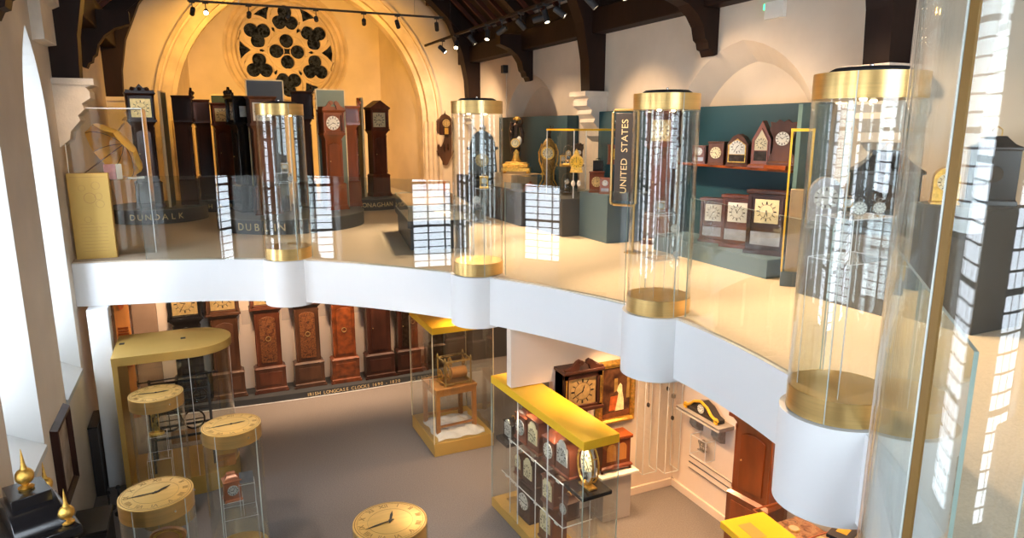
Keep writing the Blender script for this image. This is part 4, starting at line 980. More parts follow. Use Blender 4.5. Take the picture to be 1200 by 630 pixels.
lc('orange marquetry longcase clock with oval inlays and a round lenticle, third in the lower row', .85, -.02, H=2.26, w=.52, body='lowred', dk='square', face='brassdial', top='flat', lenticle=True, doorinlay='lowinlay', t=(8, 20), d=.25)
lc('brown floral marquetry longcase clock with a wide moulded base, fourth in the lower row', 1.52, -.04, H=2.28, w=.52, body='lowwal', dk='square', face='brassdial', top='flat', lenticle=True, doorinlay='lowinlay', t=(7, 10), d=.25)
lc('bright orange burr longcase clock with a small lenticle, fifth in the lower row', 2.16, -.08, H=2.28, w=.50, body='loworange', dk='square', face='brassdial', top='flat', lenticle=True, t=(2, 50), d=.25)
lc('very dark ebonised longcase clock with a plain door, sixth in the lower row', 2.80, -.10, H=2.30, w=.54, body='darkmahog', top='flat', t=(4, 10), d=.27)
lc('slim dark lacquer longcase clock just left of the square glass case', 3.36, -.10, H=2.26, w=.46, body='darkmahog', doorinlay='bronze', top='arch', dk='arch', t=(6, 10), d=.25)
longcase('dark longcase clock seen through the square glass case, in the corner behind it', (3.93, 12.34, LZ), 0, H=2.1, w=.40, body='bronze', top='arch', dk='arch', t=(1, 10), d=.25)
longcase('broad black longcase clock behind the clock movement in the square glass case', (4.55, 13.0, 0), 0, H=2.1, w=.52, body='darkmahog', top='flat', t=(1, 10), d=.3)
# wall labels beside the clocks
for x in (.52, 1.20, 1.86, 2.50):
    c = G().box(-.07, .07, -.003, .003, -.13, .13).obj('wall_notice', M.setdefault('caption', mat('caption_paper', (.62, .52, .45), .7, var=.03)))
    tag(c, 'small beige caption panel on the wall between two longcase clocks of the lower row', 'notice', 'caption panels behind the lower row', (x, 12.615, 1.45))
o = thing('display_plinth', 'grey counter with a small golden box clock, behind the square glass case', 'plinth', (5.3, 12.9, 0))
G().box(-.45, .45, -.25, .25, 0, .85).obj('cabinet', 'greige', o, .005); G().box(-.47, .47, -.27, .27, .85, .88).obj('top', 'plinthtop', o, .003)
bracket('golden wooden box clock on the grey counter behind the square glass case', (5.1, 12.88, .881), R(10), .34, .5, .2, 'oak', 'flat', 'dial_cream', t=(5, 5))

# ================================================================ alcove at the right of the lower floor
o = thing('hooded_wall_clock', 'dark hooded wall clock with swan-neck top and engraved brass dial, left of the oil painting', 'clock', (3.93, 6.72, 1.38))
hw = .26
g = G(); g.box(-hw * 1.06, hw * 1.06, -.14, .12, .06, .10); g.box(-hw, -hw * .76, -.11, .12, .10, .53); g.box(hw * .76, hw, -.11, .12, .10, .53); g.box(-hw, hw, -.07, .12, .10, .53); g.box(-hw, hw, -.11, -.07, .47, .53); g.box(-hw, hw, -.11, -.07, .10, .13)
g.prof([(.53, hw, -.12, .12), (.55, hw * 1.06, -.14, .13), (.58, hw * 1.06, -.14, .13)]); g.obj('hood', 'darkmahog', o, .003)
g = G(); swan(g, hw, .58, -.13, -.09, .13); g.obj('swan_neck_pediment', 'darkmahog', o)
for s in (-1, 1): G().lathe([(.012, .13), (.009, .16), (.009, .44), (.012, .47)], s * hw * .9, -.12, 0, 10).obj('column', 'gilt', o)
dial(o, 'square', .165, -.08, .30, 'brassdial', (12, 40), 'brassdial')
g = G(); g.box(-.10, -.03, -.05, .12, -.25, .06); g.box(.02, .1, -.05, .12, -.25, .06); g.obj('bracket', 'darkmahog', o)
o = thing('weight', 'pale cylindrical clock weight hanging under the hooded wall clock', 'clock weight', (4.02, 6.66, 1.12)); G().lathe([(.012, 0), (.02, .01), (.02, .16), (.012, .18)], n=12).obj('cylinder', 'paper', o); G().tube([(0, 0, .18), (0, 0, .32)], .003, 5).obj('cord', 'ink', o)
o = thing('oil_painting', 'oil painting of a woman in a white dress in a heavy gilt frame', 'painting', (4.53, 6.84, 1.50))
W, Hh = .29, .42
def picture_frame(o, W, Hh, fw, m, d=.05):
    g = G(); pr = [(0, 0), (-.3, -.9), (-.55, -1), (-.8, -.5), (-1, -.6), (-1, 0)]
    for (x0, z0, x1, z1, nx, nz) in ((-W, -Hh, W, -Hh, 0, 1), (W, -Hh, W, Hh, -1, 0), (W, Hh, -W, Hh, 0, -1), (-W, Hh, -W, -Hh, 1, 0)):
        for i in range(5):
            a, b = pr[i], pr[i + 1]; L = hypot(x1 - x0, z1 - z0); dx, dz = (x1 - x0) / L, (z1 - z0) / L
            def P(t, q): ins = -q[0] * fw; return (x0 + (dx * (ins if t == 0 else L - ins)) + nx * ins, q[1] * d, z0 + dz * (ins if t == 0 else L - ins) + nz * ins)
            g.add([P(0, a), P(1, a), P(1, b), P(0, b)], [(0, 1, 2, 3)])
    return g.obj('frame', m, o)
picture_frame(o, W, Hh, .085, 'gilt', .06)
cv = G().box(-W + .08, W - .08, -.02, 0, -Hh + .08, Hh - .08).obj('canvas', 'photo', o)
g = G()
def patch(pts, m, nm, y=-.022): g = G(); g.prism(pts, y, -.0195, 'y'); return g.obj(nm, m, cv)
M['pwhite'] = mat('painted_white', (.85, .72, .40), .5, var=.2, scale=20); M['pred'] = mat('painted_red', (.45, .10, .02), .5, var=.3, scale=15); M['pfloor'] = mat('painted_floor', (.16, .05, .015), .5, var=.3, scale=12); M['pgold'] = mat('painted_gold', (.35, .20, .05), .5, var=.3, scale=12)
patch([(-.21, -.34), (.21, -.34), (.21, -.25), (-.21, -.28)], 'pfloor', 'painted_floor')
patch([(-.10, -.24), (.02, -.24), (.03, -.05), (-.08, -.05)], 'pred', 'painted_table', -.0215)
patch([(-.03, .0), (.02, .02), (.02, .18), (-.03, .18)], 'pgold', 'painted_window', -.0212)
patch([(-.01, -.25), (.12, -.25), (.115, -.12), (.09, .0), (.085, .08), (.06, .11), (.03, .08), (.01, .02), (.035, -.02), (.01, -.15)], 'pwhite', 'painted_figure', -.0225)
patch([(.15, -.1), (.2, -.1), (.2, .22), (.16, .22)], 'pgold', 'painted_curtain')
# small wooden clock on a grey plinth
o = thing('display_plinth', 'pale grey plinth with a white overhanging top under the small glazed mahogany clock', 'plinth', (4.34, 6.60, 0))
G().box(-.20, .20, -.16, .16, 0, .60).obj('cabinet', M.setdefault('palegrey', mat('pale_grey', (.50, .46, .43), .6, var=.03)), o, .003); G().box(-.27, .27, -.22, .20, .60, .63).obj('top', 'paper', o, .003)
o = thing('table_clock', 'small mahogany cabinet clock with twin arched windows on the pale grey plinth', 'clock', (4.34, 6.58, .63))
g = G(); g.prof([(.03, .21, -.11, .11), (.05, .225, -.125, .12), (.07, .225, -.125, .12), (.09, .20, -.10, .10), (.40, .20, -.10, .10), (.41, .22, -.12, .11), (.43, .22, -.12, .11)])
for sx in (-1, 1):
    for sy in (-.1, .09): g.lathe([(.01, 0), (.018, .012), (.012, .03)], sx * .2, sy, 0, 8)
g.obj('case', 'mahog', o, .003)
for s in (-1, 1):
    w = .065; c = s * .075; G().prism([(c - w, .14), (c + w, .14), (c + w, .30)] + [(c + w * cos(a), .30 + .06 * sin(a)) for a in [pi * k / 8 for k in range(1, 8)]] + [(c - w, .30)], -.106, -.099).obj('arched_window', 'oak', o)
G().box(-.22, .22, -.12, .11, .43, .45).obj('lid', 'orange', o, .003)
# wall labels and clear cabinets with pendulums
def clear_cabinet(label, loc, rz, w, h, d, hands):
    o = thing('acrylic_wall_cabinet', label, 'display case', loc, rz)
    G().box(-w / 2, w / 2, -d, 0, 0, h).obj('acrylic_box', 'acrylic', o, smooth=False)
    e = G(); t = .003
    for x in (-w / 2, w / 2):
        for y in (-d, 0): e.box(x - t, x + t, y - t, y + t, 0, h)
    for zz in (0, h): e.box(-w / 2, w / 2, -d - t, -d + t, zz - t, zz + t); e.box(-w / 2 - t, -w / 2 + t, -d, 0, zz - t, zz + t); e.box(w / 2 - t, w / 2 + t, -d, 0, zz - t, zz + t)
    e.obj('box_edges', 'edge_light', o, smooth=False)
    return o
clear_cabinet('tall clear acrylic cabinet on the alcove wall right of the oil painting', (5.0, 6.855, .35), 0, .22, 1.45, .16, 1)
clear_cabinet('clear acrylic cabinet in the corner of the alcove', (5.34, 6.855, .30), 0, .22, 1.60, .18, 1)
def pend(label, loc, h, m='bronze'):
    o = thing('pendulum', label, 'pendulum', loc); G().tube([(0, 0, 0), (0, 0, -h)], .003, 5).obj('rod', 'mirror', o); G().disc_y(0, -h, -.012, .012, .03, 18, rx=.018).obj('bob', m, o)
    G().box(-.02, .02, -.02, .02, 0, .05).obj('suspension', 'mirror', o); return o
pend('slim dark pendulum hanging in the tall clear cabinet beside the painting', (5.0, 6.78, 1.68), .42)
pend('silver pendulum in the corner cabinet', (5.30, 6.78, 1.78), .35); pend('small bronze bob low in the corner cabinet', (5.38, 6.76, 1.30), .28)
# shelf with a horn-shaped clock
o = thing('wall_shelf', 'grey stone-look shelf on two fluted brackets, high on the alcove wall', 'shelf', (5.499, 6.16, 1.30))
G().prism([(-.24, .0), (-.22, -.03), (-.24, -.05), (0, -.05), (0, .0)], -.40, .40, 'y').obj('shelf_board', 'shelfgrey', o, .003)
for yy in (-.2, .2): g = G(); g.prism([(0, -.05), (-.15, -.05), (-.155, -.09), (-.11, -.13), (-.12, -.2), (-.07, -.27), (0, -.29)], yy - .065, yy + .065, 'y'); g.obj('bracket', M.setdefault('stonegrey', mat('grey_stone', (.30, .28, .25), .7, var=.25, scale=18, bump=.4)), o, .004)
o = thing('tambour_clock', 'dark low clock with bold yellow scrolled edge on the grey wall shelf', 'clock', (5.38, 6.16, 1.30), R(-90))
g = G(); g.prism([(-.30, 0), (.30, 0), (.30, .05), (.22, .07), (.12, .15), (0, .19), (-.12, .15), (-.22, .07), (-.30, .05)], -.05, .06, 'y'); g.obj('case', 'black', o, .004)
g = G(); g.tube([(-.28, -.06, .05), (-.2, -.065, .08), (-.12, -.065, .15), (0, -.065, .19), (.12, -.065, .15), (.2, -.065, .08), (.28, -.06, .05)], .018, 8)
for s in (-1, 1): g.tube([(s * .28 + .03 * cos(a), -.06, .04 + .03 * sin(a)) for a in [k * .6 for k in range(10)]], .014, 6)
g.obj('yellow_scroll', 'horn', o); dial(o, 'round', .055, -.055, .09, 'dial_white')
clear_cabinet('small clear box of a watch movement on the alcove wall under the shelf', (5.497, 6.20, .72), R(-90), .28, .26, .15, 0)
o = thing('watch_movement', 'bright silvery watch movement in the small clear box under the shelf', 'watch movement', (5.42, 6.20, .80), R(-90))
for xx, zz, r in ((0, .06, .055), (-.05, .10, .03), (.05, .09, .035), (.01, .13, .025)):
    g = G(); g.ring(0, 0, -.008, .008, r * .75, r, 20); 
    for q in range(4): g.box(-.004, .004, 0, r * .9, -.006, .006, rz=pi / 2 * q, piv=(0, 0))
    g.xf(Matrix.Translation((xx, -.0, zz)) @ Matrix.Rotation(R(90), 4, 'X')); g.obj('wheel', 'mirror', o)
G().box(-.06, .06, -.03, .03, 0, .012).obj('foot', 'mirror', o)
for (y, z, w, h, l) in ((5.66, 1.36, .07, .14, 'upper white notice on the alcove wall left of the red longcase clock'), (5.62, 1.10, .15, .30, 'larger white notice on the alcove wall left of the red longcase clock')):
    tag(G().box(-.003, 0, -w / 2, w / 2, -h / 2, h / 2).obj('notice', 'paper'), l, 'notice', loc=(5.499, y, z))
# big red longcase
longcase('large red mahogany longcase clock at the right of the alcove, under the gallery edge', (5.28, 5.12, 0), R(-90 + 8), H=2.44, w=.58, body='orange', top='swan', t=(9, 10), d=.34, baseH=.80, tr=.8)
# gold-topped case and coppery case at the bottom right
o = thing('low_display_case', 'low case with a bright gold frame top at the bottom right of the photo', 'display case', (4.50, 4.15, 0), R(-5))
G().box(-.24, .24, -.40, .40, 0, .55).obj('cabinet', 'greige', o); g = G(); g.box(-.25, .25, -.42, .42, .97, 1.04); tp = g.obj('top', 'goldtop', o, .004); G().box(-.14, .0, .06, .30, 1.04, 1.043).obj('access_plate', 'gold', tp)
G().box(-.235, .235, -.40, .40, .55, .97).obj('glass_walls', 'glass', o, smooth=False)
o = thing('counter_case', 'long copper-toned glass counter along the alcove wall, with trinkets inside', 'display case', (5.12, 3.86, 0))
G().box(-.30, .36, -.95, .85, 0, .72).obj('cabinet', 'darkmahog', o); 
M['copperbed'] = paint('copper_bed', [(.10, .04, .02), (.45, .18, .08), (.62, .34, .18), (.22, .10, .06)], 11, .4, 1.0)
G().box(-.28, .34, -.93, .83, .72, .745).obj('bed', 'copperbed', o)
G().box(-.30, .36, -.95, .85, .745, .96).obj('glass_top', 'glass', o, smooth=False)
e = G()
for (x0, x1, y0, y1) in ((-.305, -.295, -.95, .85), (.355, .365, -.95, .85), (-.30, .36, .845, .855), (-.30, .36, .25, .26)): e.box(x0, x1, y0, y1, .952, .965)
e.obj('metal_rim', 'copper', o)
for i, (xx, yy, r) in enumerate(((-.12, .60, .05), (.08, .66, .06), (.02, .45, .045), (-.18, .35, .035), (.18, .42, .05))):
    t = thing('pocket_watch', 'small brass watch lying in the copper-toned counter', 'watch', (5.12 + xx, 3.86 + yy, .745), 0, 'watches in the copper-toned counter')
    G().lathe([(r, 0), (r, .012), (r * .9, .02)], n=20).obj('watch_case', 'gilt', t); G().lathe([(r * .8, .0205), (r * .8, .022)], n=20).obj('dial', 'dial_cream', t)
o = thing('book', 'black book with a yellow label lying across the copper-toned counter', 'book', (5.28, 4.02, .97), R(20)); G().box(-.16, .16, -.10, .10, 0, .035).obj('cover', 'black', o, .003); G().box(-.06, .06, -.05, .05, .035, .037).obj('label', 'horn', o)

# ================================================================ left wall, lower floor
o = thing('longcase_clock', 'black longcase clock with an arched hood and gold finials, in the bottom left corner', 'clock', (-1.30, 5.42, -.0), R(112))
EOB = o
g = G(); g.prof([(0, .32, -.18, .18), (.5, .30, -.16, .18), (.52, .24, -.12, .18), (1.35, .24, -.12, .18), (1.42, .33, -.20, .18)]); g.obj('trunk', 'black', o)
g = G(); g.prof([(1.42, .33, -.21, .19), (1.47, .33, -.21, .19), (1.48, .29, -.18, .18), (1.93, .29, -.18, .18), (1.96, .34, -.23, .20), (2.02, .34, -.23, .20), (2.04, .30, -.20, .18)])
hd = g.obj('hood', 'black', o, .004)
g = G(); g.prism([(.30 * cos(a), 2.04 + .16 * sin(a)) for a in [pi * k / 14 for k in range(15)]], -.15, .15, 'y'); g.box(-.14, .14, -.12, .12, 2.18, 2.26); g.obj('arched_top', 'black', hd, .004)
dial(hd, 'square', .20, -.185, 1.70, 'brassdial')
for (xx, yy, zz, h) in ((0, 0, 2.26, .30), (-.28, -.16, 2.04, .26), (.28, -.16, 2.04, .26)):
    f = G(); finial(f, 0, 0, 0, h); f.blob((0, 0, h * .32), h * .20); f.obj('gold_finial', 'gilt', hd, loc=(xx, yy, zz))
for s in (-1, 1): f = G(); f.tube([(s * .31, -.18, 1.50), (s * .34, -.2, 1.62), (s * .31, -.2, 1.7), (s * .34, -.2, 1.82), (s * .31, -.18, 1.92)], .022, 8); f.obj('carved_scroll', 'bronze', hd)
o = thing('framed_picture', 'dark-framed picture hanging on the left wall between the two window sills', 'picture', (-1.60 + .002, 8.14, 1.30), R(90))
picture_frame(o, .40, .46, .09, 'darkmahog', .07); G().box(-.32, .32, -.02, 0, -.38, .38).obj('canvas', M.setdefault('sepia', paint('sepia', [(.25, .17, .11), (.45, .34, .24), (.6, .5, .4)], 5)), o)
o = thing('crate', 'black low box standing on the floor against the left wall', 'box', (-1.40, 8.15, 0)); G().box(-.18, .16, -.30, .25, 0, .48).obj('case', 'matblack', o, .006); G().box(-.19, .17, -.31, .26, .48, .51).obj('lid', 'black', o, .004)
o = thing('counter', 'dark brown counter standing behind the white column', 'counter', (-1.42, 10.0, 0)); G().box(-.17, -.07, -.30, .3, 0, .95).obj('cabinet', 'signbrown', o, .004); G().box(-.175, -.06, -.31, .31, .95, .97).obj('top', 'black', o, .003)
for (xx, yy, hh) in ((-1.10, 8.98, .26), (-1.26, 9.12, .34), (-1.40, 9.3, .2)):
    o = thing('stanchion_foot', 'small black metal stand on the floor beside the white column', 'stand', (xx, yy, 0), 0, 'small black stands by the white column'); G().lathe([(.07, 0), (.07, .015), (.012, .02), (.012, hh), (.03, hh + .01), (.02, hh + .04)], n=16).obj('post', 'matblack', o)
o = thing('louvred_door', 'orange wooden door panel with louvres, in the gap behind the white column', 'panel', (-1.36, 12.33, 0))
G().box(-.09, .12, -.02, .02, .0, 2.35).obj('board', 'oak', o, .004); g = G()
for k in range(14): g.box(-.06, .09, -.035, -.02, .9 + k * .05, .93 + k * .05)
g.obj('louvres', 'orange', o); g = G(); g.disc_y(.02, 2.0, -.05, -.02, .12, 20, rx=.05); g.obj('red_ornament', 'pred', o)
# ================================================================ gallery: round slate plinths and their longcase clocks
def round_plinth(label, c, r, h, txt=None, a0=0, size=.12, step=None, sy=1.0):
    o = thing('plinth', label, 'plinth', (*c, GZ))
    g = G(); g.lathe([(r, 0), (r, h - .015)], n=64); g.obj('drum', 'plinth', o)
    g = G(); g.lathe([(r + .01, h - .015), (r + .01, h)], n=64); g.obj('rim', 'plinthtop', o)
    if txt:
        g = G(); a = a0
        for ch in txt:
            add_text(g, ch, size, Matrix.Rotation(a, 4, 'Z') @ Matrix.Translation((0, -r - .002, (h - .015) / 2)) @ FACE_MY); a += (step or size * .85) / r * (1.0 if ch != 'I' else .7)
        g.obj('lettering', 'letter', o)
    return o
P1, P2, P3, P4 = (-.76, 14.55), (.45, 15.85), (1.45, 12.72), (3.32, 14.82)
round_plinth('round slate plinth lettered DUNDALK at the far left of the gallery', P1, .85, .26, 'DUNDALK', R(-28), .15, .135)
round_plinth('rear round slate plinth lettered HAR, between the DUNDALK and DUBLIN plinths', P2, .66, .24, 'H A R', R(-28), .13, .10)
round_plinth('largest round slate plinth, lettered DUBLIN, behind the leftmost glass cylinder', P3, 1.25, .24, 'DUBLIN', R(-47), .17, .15)
round_plinth('round slate plinth lettered MONAGHAN on the right of the longcase group', P4, .68, .24, 'MONAGHAN', R(-30), .13, .098)
def divider(label, c, ang, r0, r1, z0, H, edge='panel_edge', m='panel', t=.035):
    """radial panel: from r0 to r1 along direction ang"""
    o = thing('divider_panel', label, 'panel', (c[0], c[1], z0), ang)
    G().box(r0, r1, -t / 2, t / 2, 0, H).obj('board', m, o)
    g = G(); g.box(r1, r1 + .02, -t / 2 - .004, t / 2 + .004, 0, H + .02); g.box(r0 - .02, r0, -t / 2 - .004, t / 2 + .004, 0, H + .02); g.box(r0 - .02, r1 + .02, -t / 2 - .004, t / 2 + .004, H, H + .02); g.obj('cream_edge', edge, o)
    return o
zt = GZ + .26
M['panel_light'] = mat('grey_green_panel', (.16, .21, .17), .5, var=.05)
divider('dark green divider panel with a cream edge between the two clocks on the DUNDALK plinth', (-.50, 14.42), R(-97), -.15, .38, zt, 2.06)
divider('green divider panel with a cream edge behind the clock with the bright yellow dial', (.34, 15.62), R(-10), 0, .42, GZ + .24, 2.10)
M['signdark'] = mat('charcoal_panel', (.030, .034, .038), .45, var=.05)
divider('tall charcoal divider panel outlined in cream, left of the leftmost glass cylinder', (.84, 12.76), R(0), 0, .58, GZ + .24, 2.24, m='signdark')
divider('grey-green divider panel outlined in cream, behind the orange clock with the round dial', (2.02, 12.98), R(6), 0, .50, GZ + .24, 2.12, m='panel_light')
divider('dark green divider panel on the MONAGHAN plinth, left of the pedimented clock', (3.18, 14.98), R(-85), 0, .30, GZ + .24, 2.05)
GL = dict()
z1, z2 = GZ + .26, GZ + .24
longcase('dark mahogany longcase clock with carved crest and brass dial, on the DUNDALK plinth', (-.88, 14.28, z1), R(8), H=2.18, w=.47, body='darkmahog', door='mahog', top='carved', face='brassdial', t=(10, 12), d=.26)
longcase('dark longcase clock in profile, carved crest at its right, on the DUNDALK plinth', (-.20, 14.55, z1), R(85), H=2.15, w=.44, body='darkmahog', top='carved', t=(8, 0), d=.30)
longcase('plum-brown longcase clock in profile with one finial, on the rear plinth', (.12, 15.62, z2), R(-85), H=2.02, w=.42, body='darkmahog', top='flat', t=(8, 0), d=.30, finials=1)
longcase('red-brown longcase clock with a bright yellow dial on the rear plinth', (.50, 15.30, z2), R(6), H=1.95, w=.40, body='mahog', face='dial_cream', top='flat', t=(9, 20), d=.22, spandrel='dial_cream')
o = longcase('black longcase clock in profile with a small glazed window in its hood side', (.72, 13.05, z2), R(-75), H=2.12, w=.44, body='black', top='carved', t=(8, 0), d=.30)
hz = 2.12 - .18 - .44 * .98
wd = G().box(-.055, .055, -.004, .004, -.09, .09).obj('side_window', 'dial_silver', o); wd.location = (.222, -.02, hz + .22); wd.rotation_euler.z = R(90)
longcase('brown longcase clock with a silvery white square dial, in front of the charcoal panel', (1.02, 12.46, z2), R(8), H=1.98, w=.44, body='walnut', door='orange', face='dial_silver', top='flat', t=(4, 5), d=.24, spandrel='dial_white')
longcase('dark brown longcase clock in profile behind the leftmost glass cylinder, one finial on top', (1.82, 13.42, z2), R(80), H=2.12, w=.46, body='darkmahog', top='flat', t=(2, 0), d=.34, finials=1)
longcase('orange longcase clock with a round white dial and swan-neck crest', (2.20, 12.66, z2), R(10), H=1.92, w=.40, body='orange', dk='round', face='dial_white', top='swan', t=(3, 40), d=.26)
longcase('bright orange longcase clock in profile just behind the one with the round dial', (2.66, 13.12, z2), R(82), H=1.98, w=.30, body='orange', top='carved', t=(3, 40), d=.22)
longcase('grey-brown longcase clock in profile on the MONAGHAN plinth, left of its divider', (2.94, 14.88, z2), R(-80), H=1.85, w=.40, body='walnut', top='arch', t=(3, 40), d=.30)
longcase('mahogany longcase clock with a pointed pediment and cream square dial, on the MONAGHAN plinth', (3.53, 14.78, z2), R(16), H=2.02, w=.44, body='mahog', top='pediment', face='dial_cream', spandrel='dial_cream', t=(3, 42), d=.26)

# carved wall clock and small picture on the arch wall
o = thing('wall_clock', 'carved wooden wall clock with a tall arched glass, right of the big arch', 'clock', (5.86, 17.19, 3.78))
g = G(); g.prism([(-.20, .42), (-.24, .36), (-.10, .12), (-.05, .02), (0, 0), (.05, .02), (.10, .12), (.24, .36), (.20, .42), (.16, .8), (.22, .9), (.22, 1.12), (.12, 1.26), (0, 1.32), (-.12, 1.26), (-.22, 1.12), (-.22, .9), (-.16, .8)], -.10, 0, 'y'); g.obj('backboard', 'lowwal', o, .004)
g = G(); g.prism([(-.15, .78), (.15, .78), (.15, 1.08)] + [(.15 * cos(a), 1.08 + .13 * sin(a)) for a in [pi * k / 10 for k in range(1, 10)]] + [(-.15, 1.08)], -.19, -.10, 'y'); hd = g.obj('hood', 'darkmahog', o, .004)
dial(hd, 'round', .10, -.195, 1.08, 'brassdial', (6, 0)); G().box(-.05, .05, -.20, -.19, .80, .96).obj('glass_front', 'gilt', hd)
f = G(); finial(f, 0, 0, 0, .14); f.obj('finial', 'darkmahog', o, loc=(0, -.1, 1.27))
for x in (-.05, .06): g = G(); g.lathe([(.02, .40), (.02, .55)], x, -.14, 0, 10); g.tube([(x, -.14, .55), (x, -.14, .8)], .003, 4); g.obj('weight', 'bronze', o)
o = thing('framed_picture', 'small dark picture in a golden frame, low on the wall right of the big arch', 'picture', (5.58, 17.19, 3.12)); picture_frame(o, .30, .24, .07, 'oak', .05); G().box(-.24, .24, -.015, 0, -.18, .18).obj('canvas', 'sepia', o)

# low slate table case
o = thing('table_display_case', 'low slate table case with a slanted glass top in the middle of the gallery floor', 'display case', (3.20, 10.10, GZ), R(-10))
G().box(-.42, .42, -.95, 1.0, 0, .32).obj('cabinet', 'plinth', o, .004)
G().box(-.46, .46, -1.0, 1.05, .32, .42).obj('plinth_top', 'plinth', o, .004)
G().box(-.45, .45, -.99, 1.04, .42, .63).obj('glass_hood', 'glass', o, smooth=False)
e = G()
for x in (-.45, .45): e.box(x - .004, x + .004, -.99, 1.04, .626, .634)
for y in (-.99, 1.04): e.box(-.45, .45, y - .004, y + .004, .626, .634)
e.obj('metal_edge', 'glass_edge', o)
tag(G().box(-.12, .12, -.16, .16, 0, .004).obj('information_card', 'paper'), 'white card lying in the low slate table case', 'card', loc=(3.36, 10.0, GZ + .421), rz=R(-10))
tag(G().lathe([(.035, 0), (.035, .01), (.03, .014)], n=20).obj('pocket_watch', 'gilt'), 'gold pocket watch lying in the low slate table case', 'watch', loc=(3.25, 9.6, GZ + .421))

# parasol case and gold panel, far left
o = thing('information_stand', 'tall gold information panel with faint engraved drawings, far left behind the balustrade', 'information panel', (-1.33, 10.42, GZ), R(-4))
G().box(-.235, .235, -.05, .05, 0, 1.12).obj('panel', 'gold', o, .003)
M['faint'] = mat('faint_print', (.56, .28, .10), .5, .4, var=.1)
g = G()
for (cx, cz, r) in ((.08, .96, .05), (.0, .80, .07), (.11, .72, .05), (.10, .82, .045), (-.08, .93, .04), (-.05, .52, .04), (.06, .40, .03)): q = len(g.v); g.ring(0, 0, 0, .002, r * .92, r, 28); g.xf(Matrix.Translation((cx, -.0505, cz)) @ Matrix.Rotation(R(90), 4, 'X'), q)
for k in range(9): g.box(-.15, .16, -.052, -.05, .10 + k * .045, .103 + k * .045)
g.box(-.20, .2, -.052, -.05, 1.07, 1.074); g.obj('engraving', 'faint', o, smooth=False)
o = thing('wall_display_case', 'clear glass case of the yellow parasol in the far left corner of the gallery', 'display case', (-1.10, 10.95, GZ))
g = G(); g.box(-.46, .46, -.40, -.392, 0, 1.95); g.box(.452, .46, -.40, .40, 0, 1.95); g.box(-.46, .46, -.4, .4, 1.942, 1.95); g.obj('glass_walls', 'glass', o, smooth=False)
e = G(); 
for (x, y) in ((-.456, -.396), (.456, -.396), (.456, .396)): e.box(x - .005, x + .005, y - .005, y + .005, 0, 1.95)
e.box(-.46, .46, -.401, -.395, 1.94, 1.955); e.obj('glass_edges', 'edge_light', o, smooth=False)
G().box(-.40, .44, -.36, .36, 0, 1.02).obj('plinth_box', 'acrylic', o, .0, smooth=False); G().box(-.44, .44, -.38, .38, 1.0, 1.018).obj('shelf', 'acrylic', o, smooth=False)
o = thing('parasol', 'open yellow parasol with dark ribs, on its side in the far left glass case', 'parasol', (-1.30, 10.88, GZ + 1.10))
g = G(); NR, NB = 8, 6; vs = []; fs = []; segs = 4; N = NR * segs
for i in range(NB + 1):
    t = i / NB
    for k in range(N):
        a = 2 * pi * k / N; frac = (k % segs) / segs; sag = 1 - .10 * sin(pi * frac) * t
        r = .44 * sin(t * pi * .46) / sin(pi * .46) * sag; z = -.20 * t ** 2 * (2 - sag)
        vs.append((r * cos(a), r * sin(a), z))
for i in range(NB):
    for k in range(N): fs.append((i * N + k, i * N + (k + 1) % N, (i + 1) * N + (k + 1) % N, (i + 1) * N + k))
nv = len(vs); vs2 = [(x * .985, y * .985, z - .004) for x, y, z in vs]; g.add(vs + vs2, fs + [tuple(q + nv for q in f[::-1]) for f in fs])
# canopy axis leans up to the right and away
mt = Matrix.Translation((.38, .05, .38)) @ Matrix.Rotation(R(38), 4, 'Z') @ Matrix.Rotation(R(58), 4, 'Y')
k0 = 0; g.xf(mt).obj('canopy', 'parasol', o)
for k in range(NR):
    a = 2 * pi * k / NR; g = G(); g.tube([(.44 * sin(t / 6 * pi * .46) / sin(pi * .46) * cos(a) * .97, .44 * sin(t / 6 * pi * .46) / sin(pi * .46) * sin(a) * .97, -.20 * (t / 6) ** 2 - .008) for t in range(7)], .004, 5); g.xf(mt).obj('rib', 'walnut', o)
g = G(); g.tube([(0, 0, .05), (0, 0, -.75)], .008, 8); g.lathe([(.012, -.75), (.016, -.80), (.012, -.84)], n=10); g.xf(mt).obj('stick', 'walnut', o)
tag(G().box(-.07, .07, -.006, .006, 0, .20).obj('information_card', 'pink'), 'pink printed card standing before the yellow parasol', 'card', loc=(-1.10, 10.65, GZ + 1.02), rz=R(-5))
tag(G().box(-.035, .035, -.006, .006, 0, .20).obj('information_card', 'paper'), 'narrow white card beside the pink card in the parasol case', 'card', loc=(-.99, 10.64, GZ + 1.02), rz=R(-5))
o = thing('book', 'small open white booklet lying in the parasol case', 'book', (-.80, 10.66, GZ + 1.02), R(8)); G().prism([(-.10, 0), (.10, 0), (.10, .025), (.01, .018), (0, .008), (-.01, .018), (-.10, .025)], -.05, .06, 'y').obj('pages', 'paper', o)

# ================================================================ right wall of the gallery
def board(label, y0, y1, x, zt, m='teal', t=.14, z0=GZ): 
    o = thing('display_board', label, 'board', (x, (y0 + y1) / 2, z0)); h = (y1 - y0) / 2
    G().box(0, t, -h, h, 0, zt - z0).obj('board', m, o, .003); G().box(-.004, t, -h - .002, -h + .003, 0, zt - z0).obj('return_edge', m, o, smooth=False); return o
board('teal wall board behind the gilded statue clocks', 11.40, 14.6, 6.30, 4.97, t=.24)
board('narrow teal wall board behind the UNITED STATES sign', 8.95, 10.45, 6.40, 5.02, t=.14)
board('long teal wall board carrying the shelves of American clocks', 5.70, 8.15, 6.40, 5.03, t=.14)
o = thing('display_board', 'tall grey-teal end panel beside the large right glass cylinder', 'board', (6.1, 5.62, GZ)); G().box(-.12, .3, -.03, .03, 0, 1.95).obj('board', M.setdefault('greyteal', mat('grey_teal', (.07, .14, .14), .5)), o, .003)
